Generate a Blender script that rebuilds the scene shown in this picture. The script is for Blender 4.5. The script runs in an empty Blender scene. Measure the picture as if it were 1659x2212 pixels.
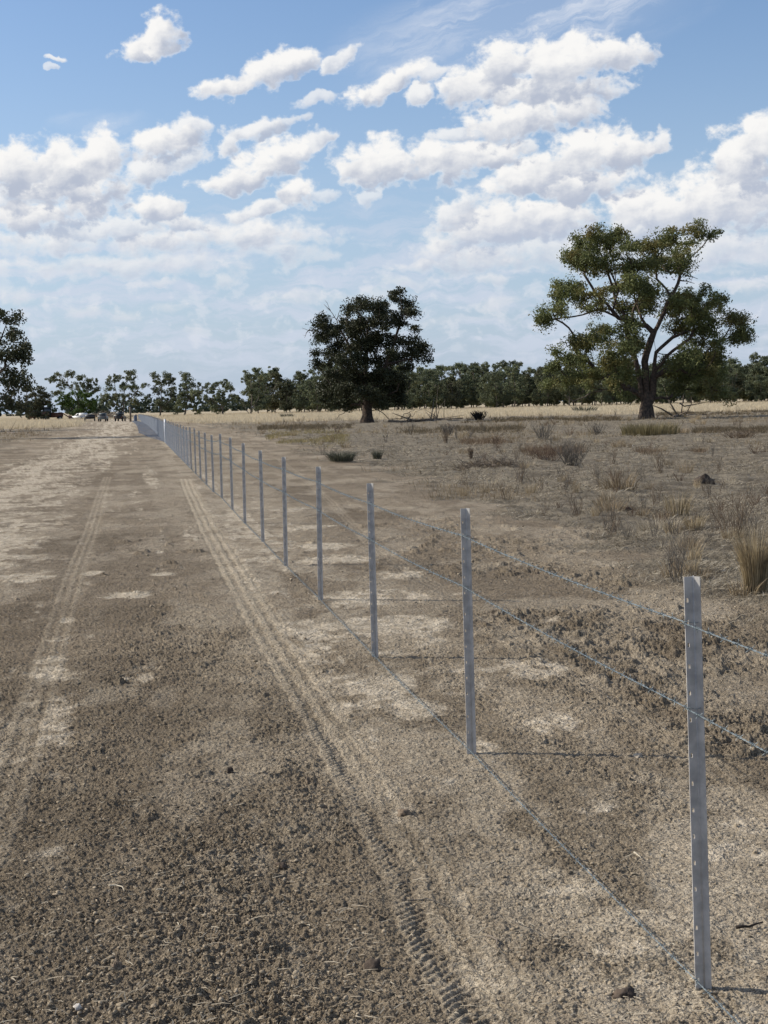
import bpy, math, random
import numpy as np
from mathutils import Matrix, Vector

random.seed(7)
RNG = np.random.default_rng(11)
C = bpy.context.scene.collection
R = math.radians

# ------------------------------------------------------------------ camera
F, CH, PITCH, ROLL = 3400.0, 1.67, 0.06784, 0.02356      # focal length for a 1659 px wide frame, eye height, pitch, roll
cam_d = bpy.data.cameras.new('camera')
cam = bpy.data.objects.new('camera', cam_d)
C.objects.link(cam)
cam_d.sensor_fit = 'HORIZONTAL'
cam_d.sensor_width = 36
cam_d.lens = 36 * F / 1659
cam_d.clip_start = 0.05
cam_d.clip_end = 20000
cam.matrix_world = Matrix.Translation((0, 0, CH)) @ Matrix.Rotation(R(90) - PITCH, 4, 'X') @ Matrix.Rotation(-ROLL, 4, 'Z')
bpy.context.scene.camera = cam

# ------------------------------------------------------------------ light
SUN_EL, SUN_AZ = R(34), R(-78)
world = bpy.data.worlds.new('World')
bpy.context.scene.world = world
world.use_nodes = True
sun_d = bpy.data.lights.new('sun', 'SUN')
sun_d.energy = 4.8
sun_d.angle = R(0.5)
sun_d.color = (1.0, 0.93, 0.82)
sun = bpy.data.objects.new('sun', sun_d)
C.objects.link(sun)
sdir = Vector((math.sin(SUN_AZ) * math.cos(SUN_EL), math.cos(SUN_AZ) * math.cos(SUN_EL), math.sin(SUN_EL)))
sun.rotation_euler = sdir.to_track_quat('Z', 'Y').to_euler()
sun.location = (-20, 5, 20)
vs = bpy.context.scene.view_settings
vs.view_transform = 'Standard'
vs.look = 'None'
vs.exposure = 0.0
vs.gamma = 1.0
bpy.context.scene.cycles.max_bounces = 5
bpy.context.scene.cycles.transparent_max_bounces = 6


def ray(x, y):
    """a point of the photograph -> direction in the world"""
    a0, b0 = x - 829.5, 1106 - y
    a = a0 * math.cos(ROLL) + b0 * math.sin(ROLL)
    b = -a0 * math.sin(ROLL) + b0 * math.cos(ROLL)
    v = Vector((a, F, b)).normalized()
    return Matrix.Rotation(-PITCH, 3, 'X') @ v


def gp(x, y, z=0.0):
    """a point of the photograph -> where that spot lies on the ground"""
    v = ray(x, y)
    t = (z - CH) / v.z
    return v.x * t, v.y * t


# ------------------------------------------------------------------ node helpers
class NT:
    def __init__(s, tree):
        s.t = tree
        s.n = tree.nodes
        s.l = tree.links

    def new(s, typ, **kw):
        n = s.n.new(typ)
        for k, v in kw.items():
            setattr(n, k, v)
        return n

    def put(s, sock, v):
        if isinstance(v, bpy.types.NodeSocket):
            s.l.new(v, sock)
        else:
            sock.default_value = v

    def math(s, op, a, b=0.0, c=0.0, clamp=False):
        n = s.new('ShaderNodeMath', operation=op, use_clamp=clamp)
        s.put(n.inputs[0], a); s.put(n.inputs[1], b); s.put(n.inputs[2], c)
        return n.outputs[0]

    def vmath(s, op, a, b=(0, 0, 0), c=(0, 0, 0), out=0):
        n = s.new('ShaderNodeVectorMath', operation=op)
        s.put(n.inputs[0], a); s.put(n.inputs[1], b)
        if op in ('MULTIPLY_ADD',):
            s.put(n.inputs[2], c)
        return n.outputs[out]

    def noise(s, vec, scale, detail=4, rough=0.5, dist=0.0, lac=2.0):
        n = s.new('ShaderNodeTexNoise')
        if vec is not None:
            s.l.new(vec, n.inputs['Vector'])
        s.put(n.inputs['Scale'], scale); n.inputs['Detail'].default_value = detail
        n.inputs['Roughness'].default_value = rough; n.inputs['Distortion'].default_value = dist
        n.inputs['Lacunarity'].default_value = lac
        return n.outputs[0]

    def voro(s, vec, scale, feature='SMOOTH_F1', smooth=0.4, rnd=1.0):
        n = s.new('ShaderNodeTexVoronoi', feature=feature)
        s.l.new(vec, n.inputs['Vector'])
        n.inputs['Scale'].default_value = scale
        n.inputs['Randomness'].default_value = rnd
        if feature == 'SMOOTH_F1':
            n.inputs['Smoothness'].default_value = smooth
        return n.outputs[0]

    def step(s, v, a, b, lo=0.0, hi=1.0):
        n = s.new('ShaderNodeMapRange', interpolation_type='SMOOTHSTEP')
        s.put(n.inputs[0], v)
        n.inputs[1].default_value = a; n.inputs[2].default_value = b
        n.inputs[3].default_value = lo; n.inputs[4].default_value = hi
        return n.outputs[0]

    def mix(s, f, a, b, blend='MIX'):
        n = s.new('ShaderNodeMix', data_type='RGBA', blend_type=blend)
        s.put(n.inputs[0], f)
        s.put(n.inputs[6], a if isinstance(a, bpy.types.NodeSocket) else (*a, 1))
        s.put(n.inputs[7], b if isinstance(b, bpy.types.NodeSocket) else (*b, 1))
        return n.outputs[2]


# ------------------------------------------------------------------ sky with clouds
# clouds: x, y, half width, half height, tilt (degrees), weight; where each cloud puff stands in the sky
CL = [(300, 103, 55, 22, 18, 1), (350, 72, 42, 36, 45, 1), (345, 105, 38, 24, 0, 1), (125, 124, 16, 6, 0, .8), (107, 145, 12, 6, 0, .6),
      (495, 188, 80, 20, 2, 1), (590, 152, 100, 30, 22, 1.1), (645, 130, 55, 26, 15, 1), (722, 130, 52, 18, 28, .85), (690, 216, 55, 13, 12, .7),
      (785, 205, 42, 22, 15, 1), (850, 180, 75, 22, 25, 1), (915, 162, 50, 18, 5, .8), (905, 205, 36, 18, 20, .9),
      (1025, 180, 85, 42, 10, 1.2), (1095, 130, 60, 44, 0, 1.2), (1205, 140, 120, 58, 5, 1.3), (1320, 118, 92, 42, 0, 1.2), (1160, 195, 190, 30, 2, 1),
      (1135, 255, 150, 44, 8, 1.2), (1235, 225, 75, 34, 0, 1), (1000, 290, 80, 14, 0, .8),
      (825, 352, 108, 48, 0, 1.2), (955, 340, 115, 46, 0, 1.2), (1070, 330, 85, 32, 0, 1), (1135, 318, 32, 18, 0, .8), (790, 392, 60, 14, 0, .9), (800, 428, 38, 16, 30, .6),
      (1275, 328, 100, 52, 8, 1.2), (1360, 322, 70, 34, 0, 1), (1430, 305, 26, 26, 0, .9), (1150, 380, 120, 42, 15, 1.1), (1250, 395, 140, 40, 0, 1),
      (990, 455, 70, 34, 20, .9), (1055, 485, 115, 50, 5, 1.1), (1170, 470, 130, 44, 0, 1), (955, 530, 62, 40, 10, 1.1), (930, 570, 90, 14, 3, .9), (1030, 555, 130, 34, 0, 1), (1210, 540, 240, 46, 0, .8),
      (1600, 345, 75, 66, 10, 1.2), (1645, 300, 62, 50, 0, 1.2), (1390, 450, 80, 60, 10, 1.1), (1480, 455, 95, 50, 0, 1.1), (1580, 430, 115, 74, 0, 1.2), (1400, 492, 105, 26, 0, .9), (1530, 540, 220, 48, 0, .8),
      (35, 360, 80, 44, 0, 1.2), (125, 362, 115, 54, 5, 1.2), (222, 340, 62, 52, 20, 1.1), (140, 405, 160, 38, 0, 1), (30, 430, 90, 28, 0, .8),
      (350, 310, 85, 38, 12, 1), (402, 282, 52, 24, 10, .9), (315, 372, 60, 28, 15, .9), (385, 345, 60, 26, 15, .8),
      (498, 308, 36, 28, 20, .9), (560, 275, 82, 20, 12, .9), (622, 260, 40, 12, 5, .7),
      (515, 388, 102, 24, 10, 1), (592, 345, 92, 38, 22, 1.1), (672, 318, 52, 24, 22, .9), (560, 457, 80, 18, 10, .9), (640, 420, 52, 26, 0, 1), (692, 426, 36, 12, 0, .6),
      (55, 470, 95, 34, 0, 1.1), (190, 442, 75, 34, 5, 1.1), (340, 450, 62, 28, 0, 1), (385, 480, 66, 18, -5, .9), (230, 490, 170, 26, 0, .8),
      (100, 520, 170, 30, 0, .9), (350, 522, 160, 32, 0, .95), (555, 510, 170, 38, -2, .95), (620, 545, 110, 22, 0, .7), (260, 572, 330, 26, 0, .75), (200, 583, 50, 18, 15, .6), (340, 610, 66, 9, 3, .6), (480, 605, 28, 16, 15, .6),
      (45, 645, 65, 18, 0, .7), (175, 675, 56, 17, 0, .7), (268, 680, 50, 14, 0, .7), (362, 664, 42, 12, 0, .6), (410, 712, 22, 10, 0, .6),
      (650, 640, 85, 16, 5, .6), (800, 640, 110, 14, 0, .5), (870, 610, 66, 18, 0, .6), (1060, 604, 46, 13, 0, .7), (1085, 655, 52, 16, 10, .65), (1520, 620, 80, 14, 0, .6), (1635, 618, 40, 16, 0, .6), (1000, 690, 160, 10, 0, .35)]


def build_sky():
    n = NT(world.node_tree)
    n.n.clear()
    out = n.new('ShaderNodeOutputWorld')
    sky = n.new('ShaderNodeTexSky', sky_type='NISHITA')
    sky.sun_disc = False
    sky.sun_elevation = SUN_EL
    sky.sun_rotation = SUN_AZ
    sky.air_density = 1.0
    sky.dust_density = 1.2
    sky.ozone_density = 1.6
    tc = n.new('ShaderNodeTexCoord')
    sep = n.new('ShaderNodeSeparateXYZ')
    n.l.new(tc.outputs['Generated'], sep.inputs[0])
    x, y, z = sep.outputs
    az = n.math('MULTIPLY', n.math('ARCTAN2', x, y), 57.2958)
    el = n.math('MULTIPLY', n.math('ARCSINE', z), 57.2958)
    comb = n.new('ShaderNodeCombineXYZ')
    n.l.new(az, comb.inputs[0]); n.l.new(el, comb.inputs[1])
    q = comb.outputs[0]
    # clear sky, paler towards the horizon
    base0 = n.mix(1.0, sky.outputs[0], SKY_TINT, 'MULTIPLY')
    hz = n.step(el, -3.0, 15.0, 1.0, 0.0)
    base0 = n.mix(n.math('MULTIPLY', hz, 0.76), base0, (0.51, 0.63, 0.825))
    # ---- the half of the sky round the paddock, with each cloud in its place
    wn = n.new('ShaderNodeTexNoise')
    n.l.new(q, wn.inputs['Vector'])
    wn.inputs['Scale'].default_value = 0.9
    wn.inputs['Detail'].default_value = 9
    wn.inputs['Roughness'].default_value = 0.54
    wv = n.vmath('SUBTRACT', wn.outputs['Color'], (0.5, 0.5, 0.5))
    qw = n.vmath('MULTIPLY_ADD', wv, (1.45, 0.95, 0), q)
    q1 = n.vmath('MULTIPLY_ADD', wv, (0.5, 0.4, 0.5), n.vmath('MULTIPLY', q, (1.0, 1.25, 1)))
    nb = n.noise(q1, 1.3, 9, 0.57)
    c0 = n.noise(q1, 1.0, 4, 0.48); c1 = n.noise(n.vmath('ADD', q1, (-.22, .28, 0)), 1.0, 4, 0.48)
    d0 = n.noise(q1, 4.2, 4, 0.55); d1 = n.noise(n.vmath('ADD', q1, (-.05, .065, 0)), 4.2, 4, 0.55)
    det = n.math('MULTIPLY_ADD', n.math('SUBTRACT', c0, c1), 1.05, n.math('MULTIPLY', n.math('SUBTRACT', d0, d1), 0.22))
    rag = n.math('MULTIPLY_ADD', n.math('SUBTRACT', nb, 0.5), 1.7, 0.96)
    A, L = 0.0, 0.5
    qb = qw
    order = sorted(CL, key=lambda c: -(c[1] + 0.5 * c[3]))
    for ci_, (cx, cy, rx, ry, tilt, w) in enumerate(order):
        if ci_ % 4 == 3:                                          # keeps the node chain sequential
            qb = n.vmath('MULTIPLY_ADD', A, (1e-7, 1e-7, 0), qw)
        v = ray(cx, cy)
        a, e = math.degrees(math.atan2(v.x, v.y)), math.degrees(math.asin(v.z))
        k = math.degrees(1 / F)
        mp = n.new('ShaderNodeMapping', vector_type='TEXTURE')
        n.l.new(qb, mp.inputs['Vector'])
        mp.inputs['Location'].default_value = (a, e, 0)
        mp.inputs['Rotation'].default_value = (0, 0, R(tilt))
        mp.inputs['Scale'].default_value = (rx * k * 1.22, ry * k * 1.34, 1)
        d = n.math('SUBTRACT', rag, n.vmath('LENGTH', mp.outputs[0], out=1))
        ai = n.step(d, 0.0, 0.46 if cy < 500 else 0.75, 0.0, min(1.0, w))
        vi = n.vmath('DOT_PRODUCT', mp.outputs[0], (-0.22, 0.85, 0), out=1)
        A = n.math('MAXIMUM', A, ai)
        mxn = n.new('ShaderNodeMix', data_type='FLOAT')
        n.put(mxn.inputs[0], ai); n.put(mxn.inputs[2], L); n.put(mxn.inputs[3], vi)
        L = mxn.outputs[0]
    alpha = A
    lit = n.math('MULTIPLY_ADD', L, 0.95, n.math('ADD', det, 0.56))
    lit = n.math('MULTIPLY_ADD', n.step(el, 4.0, 9.5), 0.10, lit)
    lit = n.step(lit, 0.0, 1.0)
    shade_c = n.mix(n.step(el, 2, 9), (0.55, 0.61, 0.73), (0.47, 0.52, 0.63))
    lit_c = n.mix(n.step(el, 2, 8), (0.80, 0.80, 0.82), (0.95, 0.94, 0.925))
    cc = n.mix(lit, shade_c, lit_c)
    base = base0
    # high thin streaks
    mpc = n.new('ShaderNodeMapping', vector_type='TEXTURE')
    n.l.new(qw, mpc.inputs['Vector'])
    mpc.inputs['Rotation'].default_value = (0, 0, R(14))
    mpc.inputs['Scale'].default_value = (5.5, 0.8, 1)
    ci = n.noise(mpc.outputs[0], 1.0, 8, 0.6, 0.5)
    ci = n.step(ci, 0.40, 0.72)
    v = ray(1130, 45)
    mc = n.new('ShaderNodeMapping', vector_type='TEXTURE')
    n.l.new(q, mc.inputs['Vector'])
    mc.inputs['Location'].default_value = (math.degrees(math.atan2(v.x, v.y)), math.degrees(math.asin(v.z)), 0)
    mc.inputs['Rotation'].default_value = (0, 0, R(10))
    mc.inputs['Scale'].default_value = (8.5, 2.3, 1)
    cm = n.step(n.vmath('LENGTH', mc.outputs[0], out=1), 0.2, 1.0, 1.0, 0.0)
    v = ray(210, 265)
    md = n.new('ShaderNodeMapping', vector_type='TEXTURE')
    n.l.new(qw, md.inputs['Vector'])
    md.inputs['Location'].default_value = (math.degrees(math.atan2(v.x, v.y)), math.degrees(math.asin(v.z)), 0)
    md.inputs['Scale'].default_value = (2.3, 0.55, 1)
    dm = n.step(n.vmath('LENGTH', md.outputs[0], out=1), 0.1, 1.0, 0.5, 0.0)
    cm = n.math('MULTIPLY', n.math('MAXIMUM', cm, dm), n.math('MULTIPLY_ADD', ci, 0.85, 0.16))
    base = n.mix(cm, base, (0.76, 0.80, 0.88))
    # faint layered bands low down
    mb = n.vmath('MULTIPLY', qw, (0.25, 1.5, 1))
    bn = n.noise(mb, 1.0, 7, 0.62, 0.3)
    bm = n.math('MULTIPLY', n.step(bn, 0.42, 0.62), n.step(el, 4.6, 8.8, 0.66, 0.0))
    bm = n.math('MULTIPLY', bm, n.step(el, 0.0, 2.6, 0.35, 1.0))
    base = n.mix(bm, base, (0.64, 0.69, 0.81))
    bm2 = n.math('MULTIPLY', n.step(nb, 0.50, 0.66), n.step(el, 3.4, 7.0, 0.42, 0.0))
    bm2 = n.math('MULTIPLY', bm2, n.step(el, 0.8, 2.8))
    base = n.mix(bm2, base, (0.78, 0.80, 0.86))
    alow = n.step(el, 0.5, 7.0, 0.30, 1.0)
    col = n.mix(n.math('MULTIPLY', alpha, alow), base, cc)
    near = n.new('ShaderNodeBackground')
    n.l.new(col, near.inputs[0])
    # ---- the rest of the sky, with scattered cumulus
    far = n.noise(n.vmath('MULTIPLY', q, (0.12, 0.22, 1)), 1.0, 6, 0.55)
    fm = n.step(far, 0.52, 0.60)
    other = n.mix(n.math('MULTIPLY', fm, 0.9), base0, (0.78, 0.79, 0.82))
    rest = n.new('ShaderNodeBackground')
    n.l.new(other, rest.inputs[0])
    inside = n.math('MULTIPLY', n.step(n.math('ABSOLUTE', az), 18, 22, 1.0, 0.0), n.step(n.math('ABSOLUTE', el), 17, 20, 1.0, 0.0))
    mx = n.new('ShaderNodeMixShader')
    n.l.new(inside, mx.inputs[0])
    n.l.new(rest.outputs[0], mx.inputs[1]); n.l.new(near.outputs[0], mx.inputs[2])
    n.l.new(mx.outputs[0], out.inputs[0])
    world.cycles.sampling_method = 'NONE'


SKY_TINT = (0.110, 0.122, 0.140)
build_sky()


# ------------------------------------------------------------------ object helpers
def tag(o, label=None, cat=None, group=None, kind=None):
    for k, v in (('label', label), ('category', cat), ('group', group), ('kind', kind)):
        if v:
            o[k] = v
    return o


def link(o, parent=None):
    C.objects.link(o)
    if parent:
        o.parent = parent
    return o


def empty(name, loc=(0, 0, 0), rz=0.0):
    o = bpy.data.objects.new(name, None)
    o.location = loc
    o.rotation_euler = (0, 0, rz)
    o.empty_display_size = 0.2
    return link(o)


def npmesh(name, V, polys, mat=None, attrs=None, smooth=False):
    """V (n,3); polys: list of integer arrays (m,3) or (m,4)"""
    me = bpy.data.meshes.new(name)
    V = np.asarray(V, np.float32)
    polys = [np.asarray(p, np.int32) for p in polys if len(p)]
    me.vertices.add(len(V))
    me.vertices.foreach_set('co', V.ravel())
    loops = np.concatenate([p.ravel() for p in polys])
    tot = np.concatenate([np.full(len(p), p.shape[1], np.int32) for p in polys])
    me.loops.add(len(loops))
    me.loops.foreach_set('vertex_index', loops)
    me.polygons.add(len(tot))
    st = np.zeros(len(tot), np.int32)
    st[1:] = np.cumsum(tot)[:-1]
    me.polygons.foreach_set('loop_start', st)
    me.polygons.foreach_set('loop_total', tot)
    if smooth:
        me.polygons.foreach_set('use_smooth', np.ones(len(tot), bool))
    for k, a in (attrs or {}).items():
        at = me.attributes.new(k, 'FLOAT', 'POINT')
        at.data.foreach_set('value', np.asarray(a, np.float32))
    me.update(calc_edges=True)
    me.validate()
    if mat:
        me.materials.append(mat)
    return me


def mobj(name, me, parent=None, loc=None):
    o = bpy.data.objects.new(name, me)
    if loc is not None:
        o.location = loc
    return link(o, parent)


class MB:
    """collects simple shapes into one mesh"""
    def __init__(s):
        s.v = []; s.q = []; s.t = []; s.n = 0

    def add(s, V, Q=(), T=()):
        V = np.asarray(V, float).reshape(-1, 3)
        s.v.append(V)
        for f in Q: s.q.append([i + s.n for i in f])
        for f in T: s.t.append([i + s.n for i in f])
        s.n += len(V)

    def prism(s, prof, x0, x1, taper=1.0):
        """profile in (y,z) extruded along x"""
        k = len(prof)
        cy = sum(p[0] for p in prof) / k; cz = sum(p[1] for p in prof) / k
        a = [(x0, cy + (p[0] - cy) * taper, cz + (p[1] - cz) * taper) for p in prof]
        b = [(x1, cy + (p[0] - cy) * taper, cz + (p[1] - cz) * taper) for p in prof]
        s.add(a + b, Q=[(i, (i + 1) % k, k + (i + 1) % k, k + i) for i in range(k)])
        base = s.n - 2 * k
        for i in range(1, k - 1):
            s.t.append([base, base + i + 1, base + i])
            s.t.append([base + k, base + k + i, base + k + i + 1])

    def box(s, a, b, bev=0.0):
        x0, y0, z0 = a; x1, y1, z1 = b
        if bev <= 0:
            s.add([(x0, y0, z0), (x1, y0, z0), (x1, y1, z0), (x0, y1, z0), (x0, y0, z1), (x1, y0, z1), (x1, y1, z1), (x0, y1, z1)],
                  Q=[(0, 3, 2, 1), (4, 5, 6, 7), (0, 1, 5, 4), (1, 2, 6, 5), (2, 3, 7, 6), (3, 0, 4, 7)])
            return
        e = bev
        prof = [(y0 + e, z0), (y1 - e, z0), (y1, z0 + e), (y1, z1 - e), (y1 - e, z1), (y0 + e, z1), (y0, z1 - e), (y0, z0 + e)]
        s.prism(prof, x0, x1)

    def tube(s, pts, rad, k=5, cap=True):
        P = [Vector(p) for p in pts]
        if not hasattr(rad, '__len__'):
            rad = [rad] * len(P)
        n0 = s.n
        up = Vector((0, 0, 1))
        d = (P[1] - P[0]).normalized()
        if abs(d.z) > 0.9:
            up = Vector((1, 0, 0))
        u = d.cross(up).normalized()
        vs_ = []
        for i, p in enumerate(P):
            dd = (P[min(i + 1, len(P) - 1)] - P[max(i - 1, 0)]).normalized()
            u = (u - dd * u.dot(dd)).normalized()
            w = dd.cross(u)
            for j in range(k):
                a = 2 * math.pi * j / k
                vs_.append(p + (u * math.cos(a) + w * math.sin(a)) * rad[i])
        s.add([tuple(v) for v in vs_])
        for i in range(len(P) - 1):
            for j in range(k):
                s.q.append([n0 + i * k + j, n0 + i * k + (j + 1) % k, n0 + (i + 1) * k + (j + 1) % k, n0 + (i + 1) * k + j])
        if cap:
            for j in range(1, k - 1):
                s.t.append([n0, n0 + j + 1, n0 + j])
                e = n0 + (len(P) - 1) * k
                s.t.append([e, e + j, e + j + 1])

    def wheel(s, c, r, w, k=20, inner=0.0):
        """a wheel with its axle along x"""
        x, y, z = c
        prof = [(-w / 2, inner), (-w / 2, r * .9), (-w * .36, r), (w * .36, r), (w / 2, r * .9), (w / 2, inner)]
        n0 = s.n
        V = []
        for i in range(k):
            a = 2 * math.pi * i / k
            for (px, pr) in prof:
                V.append((x + px, y + math.cos(a) * pr, z + math.sin(a) * pr))
        m = len(prof)
        Q = []
        for i in range(k):
            for j in range(m - 1):
                Q.append((i * m + j, ((i + 1) % k) * m + j, ((i + 1) % k) * m + j + 1, i * m + j + 1))
        s.add(V, Q=Q)

    def mesh(s, name, mat, smooth=False):
        return npmesh(name, np.concatenate(s.v), [np.array(s.q).reshape(-1, 4), np.array(s.t).reshape(-1, 3)], mat, smooth=smooth)

    def obj(s, name, mat, parent=None, smooth=False, loc=None):
        return mobj(name, s.mesh(name, mat, smooth), parent, loc)


# ------------------------------------------------------------------ materials
def pmat(name, color, rough=0.7, metal=0.0, var=0.0, scale=5.0, spec=0.3, bump=0.0, bscale=None, color2=None):
    m = bpy.data.materials.new(name)
    m.use_nodes = True
    n = NT(m.node_tree)
    p = n.n['Principled BSDF']
    p.inputs['Roughness'].default_value = rough
    p.inputs['Metallic'].default_value = metal
    p.inputs['Specular IOR Level'].default_value = spec
    tc = n.new('ShaderNodeTexCoord')
    if var or color2:
        f = n.noise(tc.outputs['Object'], scale, 5, 0.6)
        c2 = color2 if color2 else tuple(max(0, c * (1 - var)) for c in color)
        c1 = color if color2 else tuple(min(1, c * (1 + var)) for c in color)
        n.l.new(n.mix(n.step(f, 0.35, 0.65), c2, c1), p.inputs['Base Color'])
    else:
        p.inputs['Base Color'].default_value = (*color, 1)
    if bump:
        b = n.new('ShaderNodeBump')
        b.inputs['Strength'].default_value = 1.0
        b.inputs['Distance'].default_value = bump
        n.l.new(n.noise(tc.outputs['Object'], bscale or scale * 3, 5, 0.6), b.inputs['Height'])
        n.l.new(b.outputs[0], p.inputs['Normal'])
    return m


def leafmat(name, c1, c2, c3=None, trans=0.3, rough=0.6, scale=0.9):
    """leaves: colour varies from leaf to leaf (attribute) and from clump to clump"""
    m = bpy.data.materials.new(name)
    m.use_nodes = True
    n = NT(m.node_tree)
    p = n.n['Principled BSDF']
    at = n.new('ShaderNodeAttribute', attribute_name='tint')
    tc = n.new('ShaderNodeTexCoord')
    f = n.noise(tc.outputs['Object'], scale, 3, 0.6)
    col = n.mix(at.outputs['Fac'], c1, c2)
    if c3:
        col = n.mix(n.step(f, 0.50, 0.66), col, c3)
    oi = n.new('ShaderNodeObjectInfo')
    br = n.math('MULTIPLY_ADD', oi.outputs['Random'], 0.45, 0.78)
    col = n.mix(1.0, col, n.vmath('SCALE', (1, 1, 1), (0, 0, 0)) if False else br, 'MULTIPLY')
    n.l.new(col, p.inputs['Base Color'])
    p.inputs['Roughness'].default_value = rough
    p.inputs['Specular IOR Level'].default_value = 0.25
    tr = n.new('ShaderNodeBsdfTranslucent')
    n.l.new(col, tr.inputs[0])
    mx = n.new('ShaderNodeMixShader')
    mx.inputs[0].default_value = trans
    n.l.new(p.outputs[0], mx.inputs[1]); n.l.new(tr.outputs[0], mx.inputs[2])
    n.l.new(mx.outputs[0], n.n['Material Output'].inputs[0])
    return m


# ------------------------------------------------------------------ numpy noise
def hsh(ix, iy, s):
    h = (ix.astype(np.int64) * 374761393 + iy.astype(np.int64) * 668265263 + s * 1442695041) & 0xFFFFFFFF
    h = ((h ^ (h >> 13)) * 1274126177) & 0xFFFFFFFF
    h = ((h ^ (h >> 16)) * 2246822519) & 0xFFFFFFFF
    h = h ^ (h >> 15)
    return (h & 0xFFFFFF).astype(np.float64) / 0xFFFFFF


def vnoise(x, y, s=0):
    ix = np.floor(x); iy = np.floor(y)
    fx = x - ix; fy = y - iy
    fx = fx * fx * fx * (fx * (fx * 6 - 15) + 10); fy = fy * fy * fy * (fy * (fy * 6 - 15) + 10)
    a = hsh(ix, iy, s); b = hsh(ix + 1, iy, s); c = hsh(ix, iy + 1, s); d = hsh(ix + 1, iy + 1, s)
    return (a * (1 - fx) + b * fx) * (1 - fy) + (c * (1 - fx) + d * fx) * fy


def fbm(x, y, s=0, o=4, g=0.5):
    t = 0; a = 1; n = 0
    for k in range(o):
        t = t + a * vnoise(x * 2 ** k + 17.3 * k, y * 2 ** k - 9.1 * k, s + k)
        n += a; a *= g
    return t / n


def sstep(v, a, b):
    t = np.clip((v - a) / (b - a), 0, 1)
    return t * t * (3 - 2 * t)


def domes(x, y, cell, s, prob, rgh):
    """lumps: a dome per cell with its own radius and height, heights in metres"""
    X = x / cell; Y = y / cell
    ix = np.floor(X); iy = np.floor(Y)
    out = np.zeros_like(X)
    for dx in (-1, 0, 1):
        for dy in (-1, 0, 1):
            cx = ix + dx; cy = iy + dy
            px = cx + hsh(cx, cy, s); py = cy + hsh(cx, cy, s + 1)
            r = 0.25 + 0.5 * hsh(cx, cy, s + 2)
            st = 0.6 + 0.9 * hsh(cx, cy, s + 4)
            here = hsh(cx, cy, s + 3)
            an = hsh(cx, cy, s + 6) * 6.283
            ca, sa = np.cos(an), np.sin(an)
            u = ((X - px) * ca - (Y - py) * sa) * st
            v = ((X - px) * sa + (Y - py) * ca) / st
            d2 = .45 * (u * u + v * v) + .6 * np.maximum(np.abs(u), np.abs(v) + .15 * u) ** 2
            h = np.clip(1 - d2 * rgh / (r * r), 0, 1) ** .7 * (1 + .5 * u) * r * cell * (0.40 + 0.5 * hsh(cx, cy, s + 5)) * (.55 + .45 * rgh)
            out = np.maximum(out, np.where(here < prob, h, 0))
    return out


# ------------------------------------------------------------------ the fence line on the ground
FBASE = [(1522, 2137), (1021, 1628), (812, 1420), (694, 1297), (619, 1223), (569, 1170), (530, 1131), (503, 1101), (480, 1076)]
FTOP = [(1497, 1245), (1007, 1098), (801, 1044), (689, 1008), (614, 987), (563, 973), (526, 957), (498, 945), (476, 937)]
NPOST = 84


def fence_at(i):
    x, y = 0.8756 - 0.4788 * i, 4.3526 + 3.0508 * i
    x -= 0.9 * max(0.0, (i - 45) / 39) ** 2
    return x, y


FX = np.array([fence_at(i)[0] for i in range(-3, NPOST + 2)])
FY = np.array([fence_at(i)[1] for i in range(-3, NPOST + 2)])


def fence_x(y):
    return np.interp(y, FY, FX)


# ------------------------------------------------------------------ ground
def track_line(pts):
    g = sorted((gp(*p)[::-1] for p in pts))
    return np.array([a[0] for a in g]), np.array([a[1] for a in g])


T1 = track_line([(400, 1035), (425, 1090), (470, 1175), (520, 1260), (583, 1370), (668, 1500), (764, 1650), (880, 1850), (960, 2020), (1080, 2212), (1300, 2700)])
T2 = track_line([(232, 1030), (218, 1075), (196, 1150), (165, 1230), (140, 1310), (115, 1400), (85, 1500), (30, 1680), (-60, 1900)])
T3 = track_line([(600, 990), (640, 1020), (720, 1090), (800, 1175), (900, 1240), (1000, 1300), (1200, 1430), (1500, 1640), (1700, 1800)])
L1 = track_line([(330, 1000), (322, 1200), (305, 1430), (290, 1700), (262, 2212), (240, 2600)])
L2 = track_line([(190, 1300), (150, 1500), (105, 1720), (70, 1950), (30, 2212)])
L3 = track_line([(450, 1090), (580, 1300), (760, 1560), (1000, 1900), (1240, 2212), (1400, 2450)])
ROAD = track_line([(262, 900), (258, 915), (243, 930), (215, 950), (150, 990), (85, 1040), (20, 1110), (-80, 1200), (-200, 1400), (-500, 2200)])
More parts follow.
